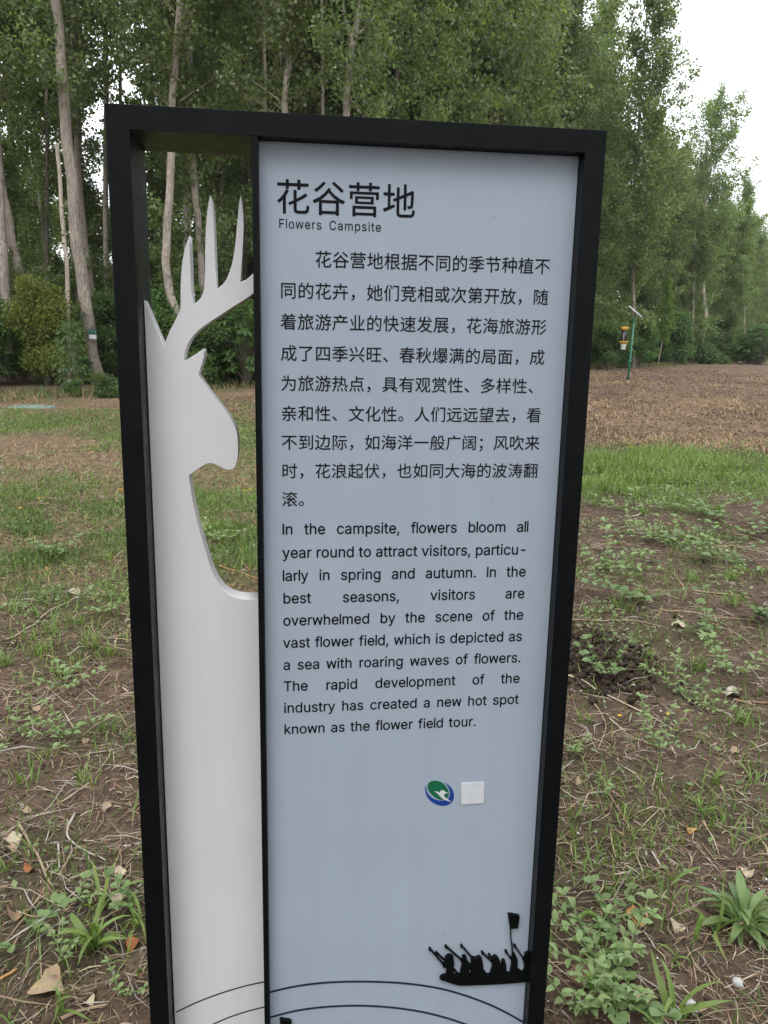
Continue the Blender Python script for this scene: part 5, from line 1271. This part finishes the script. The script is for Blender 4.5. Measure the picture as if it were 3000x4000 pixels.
def stick(pts, r, col, label, cat='stick', lift=.6, name='dry_stick'):
    P = [G(u, v) for u, v in pts]
    P = smooth_path(P, 5); o = P[0].copy(); n = len(P)
    q = []
    for i, p in enumerate(P): q.append((p.x - o.x, p.y - o.y, hz(p.x, p.y) - o.z + r * lift + .002))
    zs = [a[2] for a in q]; q = [(a[0], a[1], max(a[2], .5 * a[2] + .25 * (zs[max(0, i - 1)] + zs[min(n - 1, i + 1)]))) for i, a in enumerate(q)]
    g = Geo(); g.tube(q, [r * (1 - .45 * i / n) for i in range(n)], 6, col, lump=.25)
    return tag(link(name, g.mesh(name, M['attr'], True), loc=o), label, cat)
def pebble(u, v, s, col, label, cat='pebble', name='pebble', mat='attr', flat=.7):
    p = G(u, v); bm = bmesh.new(); bmesh.ops.create_icosphere(bm, subdivisions=2, radius=1)
    rd = random.Random(int(u + v))
    for q in bm.verts: q.co *= 1 + .40 * mnoise.noise(q.co * 1.9 + Vector((u, v, 0)))
    me = bpy.data.meshes.new(name); bm.to_mesh(me); bm.free()
    ca = me.color_attributes.new('Col', 'FLOAT_COLOR', 'POINT')
    for d in ca.data: d.color = (*[c * rd.uniform(.9, 1.08) for c in col], 1)
    me.polygons.foreach_set('use_smooth', [True] * len(me.polygons)); me.materials.append(M[mat])
    o = link(name, me, loc=(p.x, p.y, p.z + s * flat * .45), rot=(0, 0, rd.uniform(0, 3)), scale=(s, s * rd.uniform(.7, .95), s * flat))
    return tag(o, label, cat)
def flower(u, v, s, label, stem=.05):
    """small yellow flower head on a thin stem, seen at (u, v)"""
    p = G(u, v); d = ray(u, v).normalized(); q = p - d * (stem * 1.3)
    b = Vector((q.x, q.y, hz(q.x, q.y))); t = empty('yellow_flower', b); tag(t, label, 'flower')
    top = q - b
    stem_part(t, [(0, 0, 0), (0.004, 0, top.z * .5), (0, 0, top.z)], .0012 * (1 + p.y / 8), M['weed'])
    g = Geo()
    for k in range(9):
        a = 6.283 * k / 9
        V = [(0, 0, 0), (s * .5 * math.cos(a - .3), s * .5 * math.sin(a - .3), s * .22), (s * math.cos(a), s * math.sin(a), s * .12), (s * .5 * math.cos(a + .3), s * .5 * math.sin(a + .3), s * .22)]
        g.add([(x, y, z + top.z) for x, y, z in V], [(0, 1, 2), (0, 2, 3)])
    g.lathe([(0, s * .28), (s * .28, s * .22), (s * .30, 0)], 8, at=(0, 0, top.z))
    link('petals', g.mesh('petals', M['flower']), parent=t)
TAN, PALE, GREY, BRN, RED, ORG = (.30, .225, .145), (.40, .335, .24), (.42, .38, .33), (.24, .16, .10), (.30, .12, .05), (.44, .24, .10)

# dead leaves
for a in [(38, 3290, .058, PALE, 'pale dead leaf at the left edge, beside the end of a long stem'), (50, 3322, .045, TAN, 'tan dead leaf tucked under the pale one at the left edge'),
          (418, 3164, .036, TAN, 'tan cupped dead leaf above the grass left of the frame'), (473, 3420, .040, PALE, 'pale curled dead leaf, upper of two close to the left post'),
          (465, 3518, .058, PALE, 'large pale speckled dead leaf, lower of two close to the left post'), (116, 3404, .042, RED, 'reddish brown dead leaf beside the forked stick on the left'),
          (98, 3178, .034, TAN, 'small tan dead leaf under the grass at the left'), (200, 3862, .085, TAN, 'largest tan dead leaf near the bottom left corner'),
          (348, 3925, .038, PALE, 'small pale dead leaf beside the thick stick at bottom left'), (524, 3700, .045, RED, 'orange-brown dead leaf standing on edge beside the left post'),
          (206, 3648, .032, PALE, 'small pale dead leaf between grass stems on the left'), (62, 3585, .070, BRN, 'broad brown dead leaf at the lower left edge'),
          (128, 2778, .055, TAN, 'tan torn dead leaf lying among stalks left of the sign'), (337, 2902, .034, TAN, 'narrow tan dead leaf left of the frame post'),
          (125, 2892, .030, BRN, 'small brown dead leaf below the torn tan one'), (55, 2517, .036, TAN, 'flat tan dead leaf near the left edge beside a long pale stem'),
          (362, 2558, .036, PALE, 'pale upright dead leaf inside the tall grass tuft'), (500, 2452, .034, TAN, 'tan dead leaf touching the left frame post'),
          (190, 2228, .048, ORG, 'orange dead leaf on the bare soil far left'), (412, 2064, .045, TAN, 'tan dead leaf beside the broken dry stalks'),
          (280, 2325, .085, PALE, 'pale crumpled dead leaf above the dark soil patch'), (860, 2043, .050, BRN, 'brown folded dead leaf seen through the frame below the deer chin'),
          (2465, 3582, .052, ORG, 'orange dead leaf, left one of a touching group of three'), (2513, 3578, .040, ORG, 'orange dead leaf, upper right one of a touching group of three'),
          (2487, 3603, .045, ORG, 'orange dead leaf, lowest of a touching group of three'), (2645, 3636, .045, PALE, 'pale dead leaf just left of the right foxtail'),
          (2920, 3418, .045, PALE, 'pale crumpled dead leaf above the rosette weed'), (2636, 2416, .075, TAN, 'tan curled dead leaf on the bare soil right of the sign'),
          (2645, 2449, .080, PALE, 'white curled dead leaf just below the tan curled one'), (2466, 2050, .055, ORG, 'small orange dead leaf far back on the right'),
          (2862, 2722, .085, GREY, 'grey crumpled dead leaf beside the dark stick at the right edge'), (2693, 3250, .045, ORG, 'thin orange dead leaf under the grass clump on the right'),
          (2265, 3060, .035, TAN, 'small tan dead leaf near the right frame post'), (2340, 3520, .030, TAN, 'small tan dead leaf above the left foxtail'),
          (2870, 2942, .040, TAN, 'pinkish tan dead leaf in the grass at the right')]:
    dead_leaf(*a)
# sticks and long stems
for pts, r, col, lab in [
    ([(294, 3180), (262, 3255), (290, 3300), (345, 3335), (415, 3366)], .0036, GREY, 'grey curved stick like a hook left of the frame'),
    ([(72, 3222), (112, 3290), (148, 3345), (180, 3425), (210, 3475)], .0050, TAN, 'tan forked stick slanting down on the left'),
    ([(0, 3272), (80, 3220), (175, 3172), (265, 3050)], .0024, GREY, 'thin grey stem rising to the right from the left edge'),
    ([(178, 3472), (90, 3600), (0, 3712)], .0030, TAN, 'pale stem running down to the left edge'),
    ([(228, 3300), (232, 3395)], .0034, GREY, 'short grey stick standing below the hooked stick'),
    ([(240, 3988), (320, 3955), (420, 3932)], .0055, TAN, 'thick tan stick lying at the bottom left'),
    ([(0, 3832), (40, 3808), (66, 3792)], .0045, ORG, 'short orange-tan stick at the left edge near the bottom'),
    ([(25, 2500), (110, 2455), (200, 2385), (285, 2345), (372, 2290)], .0048, PALE, 'long pale stem arching across the dark soil on the left'),
    ([(25, 2765), (60, 2690), (200, 2665)], .0034, TAN, 'tan bent stalk lying left of the sign'),
    ([(180, 2685), (240, 2735), (290, 2768)], .0030, TAN, 'thin tan stalk slanting down to the dead leaf'),
    ([(50, 2775), (130, 2712), (198, 2668)], .0026, TAN, 'straight tan stalk crossing the bent one on the left'),
    ([(312, 2090), (380, 2055), (450, 2020)], .0060, TAN, 'dry yellowish stalk lying in the green patch on the left'),
    ([(500, 2705), (480, 2690)], .0050, PALE, 'short pale piece of wood beside the left frame post'),
    ([(2215, 2640), (2290, 2672), (2350, 2712), (2440, 2752), (2530, 2798), (2590, 2830)], .0052, PALE, 'long pale stem running from the right post down to the right'),
    ([(2235, 2424), (2340, 2430), (2430, 2428), (2520, 2435), (2610, 2462)], .0050, TAN, 'long tan stalk lying level with the right post'),
    ([(2585, 2388), (2700, 2395), (2790, 2410)], .0062, TAN, 'first of two long tan stalks ending near the middle right'),
    ([(2760, 2424), (2860, 2418), (2968, 2430)], .0055, TAN, 'second long tan stalk, reaching the weed at the right edge'),
    ([(2760, 2433), (2850, 2465), (2930, 2520)], .0045, TAN, 'tan stalk slanting down below the two level ones'),
    ([(2700, 2308), (2800, 2322), (2930, 2342)], .0070, TAN, 'straight tan stalk lying in the middle of the bare soil'),
    ([(2640, 2262), (2668, 2292), (2682, 2330)], .0060, TAN, 'short bent tan twig left of the straight stalk'),
    ([(2775, 2142), (2860, 2136), (3000, 2165)], .0075, TAN, 'tan stem reaching the right edge behind the pebble'),
    ([(2870, 2088), (2930, 2100), (2975, 2112)], .0065, TAN, 'short tan stem at the right edge below the green strip'),
    ([(2378, 3106), (2412, 3160), (2452, 3228)], .0036, BRN, 'brown straight stick right of the frame'),
    ([(2562, 3073), (2600, 3122), (2640, 3170)], .0022, TAN, 'thin olive stem bending towards the grass clump'),
    ([(2312, 2738), (2350, 2795), (2366, 2850), (2335, 2932)], .0034, TAN, 'curved tan twig shaped like a sickle on the right'),
    ([(2508, 2005), (2490, 2018), (2468, 2020)], .0130, PALE, 'short thick pale stick just below the green strip'),
    ([(2865, 2738), (2920, 2746), (3000, 2750)], .0072, BRN, 'dark brown stick at the right edge'),
    ([(2380, 2808), (2410, 2835), (2445, 2862)], .0042, PALE, 'short pale split stalk below the long pale stem'),
    ([(2545, 3330), (2575, 3380), (2610, 3405)], .0034, GREY, 'grey twig bending in the middle of the right side'),
    ([(2400, 3420), (2480, 3405)], .0032, PALE, 'short pale splinter right of the frame'),
    ([(2510, 3640), (2560, 3710)], .0028, GREY, 'thin grey twig below the three orange leaves'),
    ([(2230, 2690), (2240, 2740), (2260, 2800), (2300, 2880), (2330, 2940)], .0022, BRN, 'thin brown stem hanging along the right frame post'),
    ([(855, 2212), (920, 2232), (1015, 2270)], .0048, ORG, 'orange-tan stalk seen through the frame above the deer back')]:
    stick(pts, r, col, lab)
# stones, scraps
pebble(2880, 3846, .0165, (.40, .39, .36), 'pale round stone near the bottom right corner', 'stone', 'stone')
pebble(246, 3520, .0125, (.40, .36, .34), 'pinkish grey stone left of the big grass tuft', 'stone', 'stone')
pebble(2272, 3826, .034, (.20, .135, .090), 'brown lump of dry earth beside the right post', 'clod', 'earth_clod', 'clod', .6)
pebble(2700, 3935, .013, (.55, .55, .53), 'crumpled white scrap at the bottom right', 'scrap', 'white_scrap', 'attr', .9)
pebble(2712, 3962, .010, (.50, .50, .49), 'smaller white scrap just below the crumpled one', 'scrap', 'white_scrap', 'attr', .8)
for u, v, s, lab in [(2842, 2151, .016, 'white pebble beside the stem on the far right soil'), (2606, 2506, .011, 'white oval pebble right of the dark clods'), (2257, 3257, .0055, 'left of two tiny white pebbles near the right post'), (2326, 3252, .0055, 'right of two tiny white pebbles near the right post'),
                     (2992, 3437, .0055, 'tiny white pebble at the right edge above the rosette'), (2476, 2680, .008, 'pale pinkish pebble above the long pale stem'), (2271, 2703, .008, 'white pebble beside the right post below the dark clods'),
                     (2360, 2742, .006, 'small white pebble under the long pale stem'), (2580, 2780, .006, 'small white pebble beside the end of the long pale stem'), (2202, 2906, .005, 'tiny white pebble touching the right frame post'),
                     (450, 2508, .007, 'small white pebble left of the frame post'), (2514, 2375, .010, 'white pebble inside the leafy weed on the right soil')]:
    pebble(u, v, s, (.52, .51, .48), lab)

# named plants
rosette(2905, 3625, 46, .130, 'large rosette weed with long grey-green leaves at the right edge')
leafy_weed(2400, 3800, 9, .034, 'sprawling light green leafy weed right of the frame foot', OVAL, .17, .08, 6)
leafy_weed(2300, 3760, 5, .030, 'upright light green leafy weed touching the right post', OVAL, .10, .09, 4)
leafy_weed(2375, 3610, 5, .026, 'round-leaved dark weed behind the left foxtail', ROUND, .09, .06, 4)
leafy_weed(2450, 3900, 5, .034, 'dark leafy weed under the sprawling light green one', ROUND, .12, .05, 4)
leafy_weed(2230, 3960, 6, .030, 'leafy weed at the bottom against the right post', OVAL, .10, .10, 4)
leafy_weed(2350, 3130, 2, .020, 'small seedling with pale leaves right of the frame', OVAL, .05, .05, 3)
leafy_weed(2240, 2955, 3, .026, 'small upright weed beside the right frame post', OVAL, .07, .10, 4)
leafy_weed(2560, 2925, 6, .030, 'bushy weed with a yellow bud on the right soil', OVAL, .16, .14, 6)
leafy_weed(2370, 2650, 6, .036, 'dark leafy weed below the dark clods', ROUND, .16, .12, 4)
leafy_weed(2680, 2735, 8, .034, 'grey-green round-leaved weed in the middle right', OVAL, .20, .08, 6)
leafy_weed(2860, 2640, 6, .045, 'leafy weed with small flowers near the right edge', OVAL, .18, .12, 5)
leafy_weed(2740, 2475, 5, .040, 'dark leafy weed below the white curled leaf', ROUND, .16, .09, 4)
leafy_weed(2520, 2345, 8, .050, 'wide leafy weed in the middle of the bare soil', ROUND, .30, .10, 6)
leafy_weed(2330, 2210, 9, .055, 'pale leafy weed touching the right frame post', OVAL, .34, .10, 6)
leafy_weed(2630, 2140, 8, .055, 'pale leafy weed under the green strip, middle right', OVAL, .32, .10, 6)
leafy_weed(2790, 2190, 7, .055, 'dark mound weed right of the pale one under the green strip', ROUND, .28, .14, 5)
leafy_weed(2930, 2235, 8, .055, 'pale leafy weed spreading to the right edge', OVAL, .34, .10, 6)
leafy_weed(2510, 2110, 7, .055, 'small grey-green weed behind the wide leafy one', OVAL, .28, .10, 5)
leafy_weed(2780, 2020, 8, .060, 'dark leafy weed directly below the green strip on the right', ROUND, .40, .16, 6)
leafy_weed(2960, 2090, 7, .060, 'leafy weed at the right edge below the green strip', ROUND, .40, .14, 6)
leafy_weed(2990, 2420, 5, .050, 'dark leafy weed cut by the right edge', ROUND, .18, .14, 5)
leafy_weed(2440, 2000, 7, .055, 'pale weed beside the post below the green strip', OVAL, .30, .12, 5)
leafy_weed(305, 3535, 3, .028, 'small bright weed with lobed leaves left of the big tuft', OVAL, .05, .06, 3)
leafy_weed(90, 3705, 3, .034, 'round-leaved weed at the lower left', ROUND, .10, .06, 3)
leafy_weed(545, 3540, 4, .024, 'broad-leaved weed pressed against the left post', ROUND, .09, .10, 4)
leafy_weed(240, 3770, 3, .022, 'small leafy weed above the largest dead leaf', OVAL, .07, .06, 4)
leafy_weed(480, 3905, 3, .018, 'small weed at the foot of the left post', OVAL, .07, .05, 4)
leafy_weed(270, 2870, 6, .034, 'light green leafy weed left of the frame, midway up', OVAL, .14, .07, 5)
leafy_weed(250, 2690, 5, .038, 'pale lobed weed left of the frame above the dead stalks', OVAL, .14, .07, 4)
leafy_weed(60, 2860, 5, .032, 'light green leafy weed at the left edge', OVAL, .14, .06, 4)
leafy_weed(420, 2400, 5, .038, 'leafy weed beside the left post above the tall tuft', OVAL, .14, .10, 4)
leafy_weed(225, 2180, 6, .045, 'dark leafy weed on the bare soil at the left', ROUND, .18, .14, 5)
leafy_weed(880, 2110, 6, .060, 'grey-green weed with broad leaves seen through the frame', OVAL, .24, .12, 5)
for a in [(372, 3705, 26, .19, 'big spreading crabgrass tuft at the lower left', 1.7), (395, 3560, 6, .18, 'tall upright grass shoot above the spreading tuft', 1.5), (530, 3620, 9, .14, 'grass tuft leaning on the left post', 1.3),
          (228, 3960, 8, .13, 'grass tuft with level blades at the bottom left corner', 1.4), (20, 3410, 9, .10, 'short grass tuft at the left edge', 1.0), (2620, 3960, 9, .17, 'tall grass tuft at the bottom right of the frame', 1.5),
          (2380, 3960, 8, .19, 'broad arching grass tuft at the bottom beside the right post', 1.9), (2745, 3190, 16, .12, 'wide grass clump in the middle of the right side', 1.1), (2620, 3440, 5, .12, 'upright broad grass blade right of the orange leaves', 1.8),
          (2335, 3390, 5, .09, 'small grass tuft with a curled tip right of the frame', 1.3), (2245, 3200, 5, .11, 'thin grass tuft beside the right post', 1.2), (2785, 3060, 9, .13, 'tall upright grass tuft above the wide clump', 1.1), (2800, 3650, 6, .16, 'grass stems between the foxtail and the rosette', 1.3),
          (2930, 3060, 10, .12, 'grass tuft near the right edge above the rosette', 1.1), (2640, 3760, 4, .10, 'single broad blade below the right foxtail', 1.8)]:
    grass_tuft(a[0], a[1], a[2], a[3], a[4], a[5], parts=True)
for a in [(360, 2525, 34, .14, 'tall bright grass tuft halfway up, left of the frame'), (205, 2475, 26, .13, 'bright grass tuft left of the tall one'), (150, 2560, 26, .12, 'loose grass tuft below the long pale stem'), (240, 2640, 28, .12, 'grass tuft above the pale lobed weed'),
          (20, 2600, 30, .13, 'grass tuft cut by the left edge of the view'), (420, 2560, 22, .11, 'grass tuft between the tall one and the post'), (300, 2440, 20, .11, 'grass tuft just right of the pale stem'), (45, 2400, 24, .11, 'upright grass tuft near the left edge beside dark soil'),
          (415, 2860, 18, .11, 'thin upright grass tuft beside the left post'), (180, 2960, 20, .09, 'low grass tuft below the small brown dead leaf'), (320, 3060, 20, .10, 'loose grass tuft above the hooked stick'), (100, 3060, 18, .10, 'thin grass tuft at left above the grey stem'),
          (420, 2190, 30, .12, 'grass tuft near the left post under the green patch'), (60, 2200, 24, .10, 'grass tuft on the bare soil far left'), (850, 2080, 34, .15, 'bright grass tuft seen through the frame beside the deer neck'), (960, 2150, 24, .13, 'grass tuft seen through the frame against the divider'),
          (2720, 2620, 26, .13, 'light grass tuft right of the dark leafy weed'), (2540, 2570, 18, .10, 'sparse grass tuft in the middle right'), (2700, 2270, 34, .13, 'fine grass tuft on the bare soil'), (2860, 2265, 30, .13, 'fine grass tuft near the right edge'),
          (2430, 2380, 26, .14, 'grass tuft left of the wide leafy weed'), (2850, 2360, 30, .12, 'low fine grass tuft below the straight stalk'), (2515, 2010, 30, .15, 'bright small grass tuft below the green strip'), (2900, 2830, 24, .13, 'grass tuft at the right edge under the dark stick'),
          (2300, 2820, 14, .09, 'small grass tuft near the post beside the sickle twig')]:
    grass_tuft(a[0], a[1], a[2], a[3], a[4])
foxtail(2352, 3760, 0, 0, 'nodding foxtail seed head curving beside the right post', .135, -.055)
foxtail(2695, 3790, 0, 0, 'upright foxtail seed head left of the rosette weed', .125, .012)
foxtail(2318, 3960, 0, 0, 'slim yellow-green seed spike at the bottom beside the right post', .085, -.018)
for a in [(359, 1768, .030, 'yellow flower alone in the lawn left of the sign'), (78, 1985, .030, 'yellow flower near the left edge of the lawn'), (155, 1946, .024, 'small yellow flower in the left lawn'), (470, 1912, .028, 'yellow flower touching the left post'),
          (955, 1918, .032, 'left of two yellow flowers seen through the frame'), (976, 1913, .034, 'right of two yellow flowers seen through the frame'), (2468, 1748, .045, 'left of two yellow flowers at the far side of the green strip'), (2520, 1750, .040, 'right of two yellow flowers at the far side of the green strip'),
          (2738, 1752, .036, 'yellow flower alone at the far side of the green strip')]:
    flower(a[0], a[1], a[2], a[3], .08)
flower(2420, 2795, .010, 'small yellow bud on the soil near the sickle twig', .05)
flower(2610, 2790, .011, 'small yellow bud on a stem above the bushy weed', .09)

# ------------------------------------------------------------------ thin summer haze over the whole place
hm = bpy.data.materials.new('haze'); hm.use_nodes = True
_n = hm.node_tree.nodes; _n.remove(_n['Principled BSDF'])
pv = _n.new('ShaderNodeVolumePrincipled'); pv.inputs['Color'].default_value = (.93, .96, 1, 1); pv.inputs['Density'].default_value = .00020; pv.inputs['Anisotropy'].default_value = .2
hm.node_tree.links.new(pv.outputs[0], _n['Material Output'].inputs['Volume'])
tag(link('haze', box_mesh('haze', -95, 130, -45, 190, -1.2, 33, 0, hm)), kind='stuff')
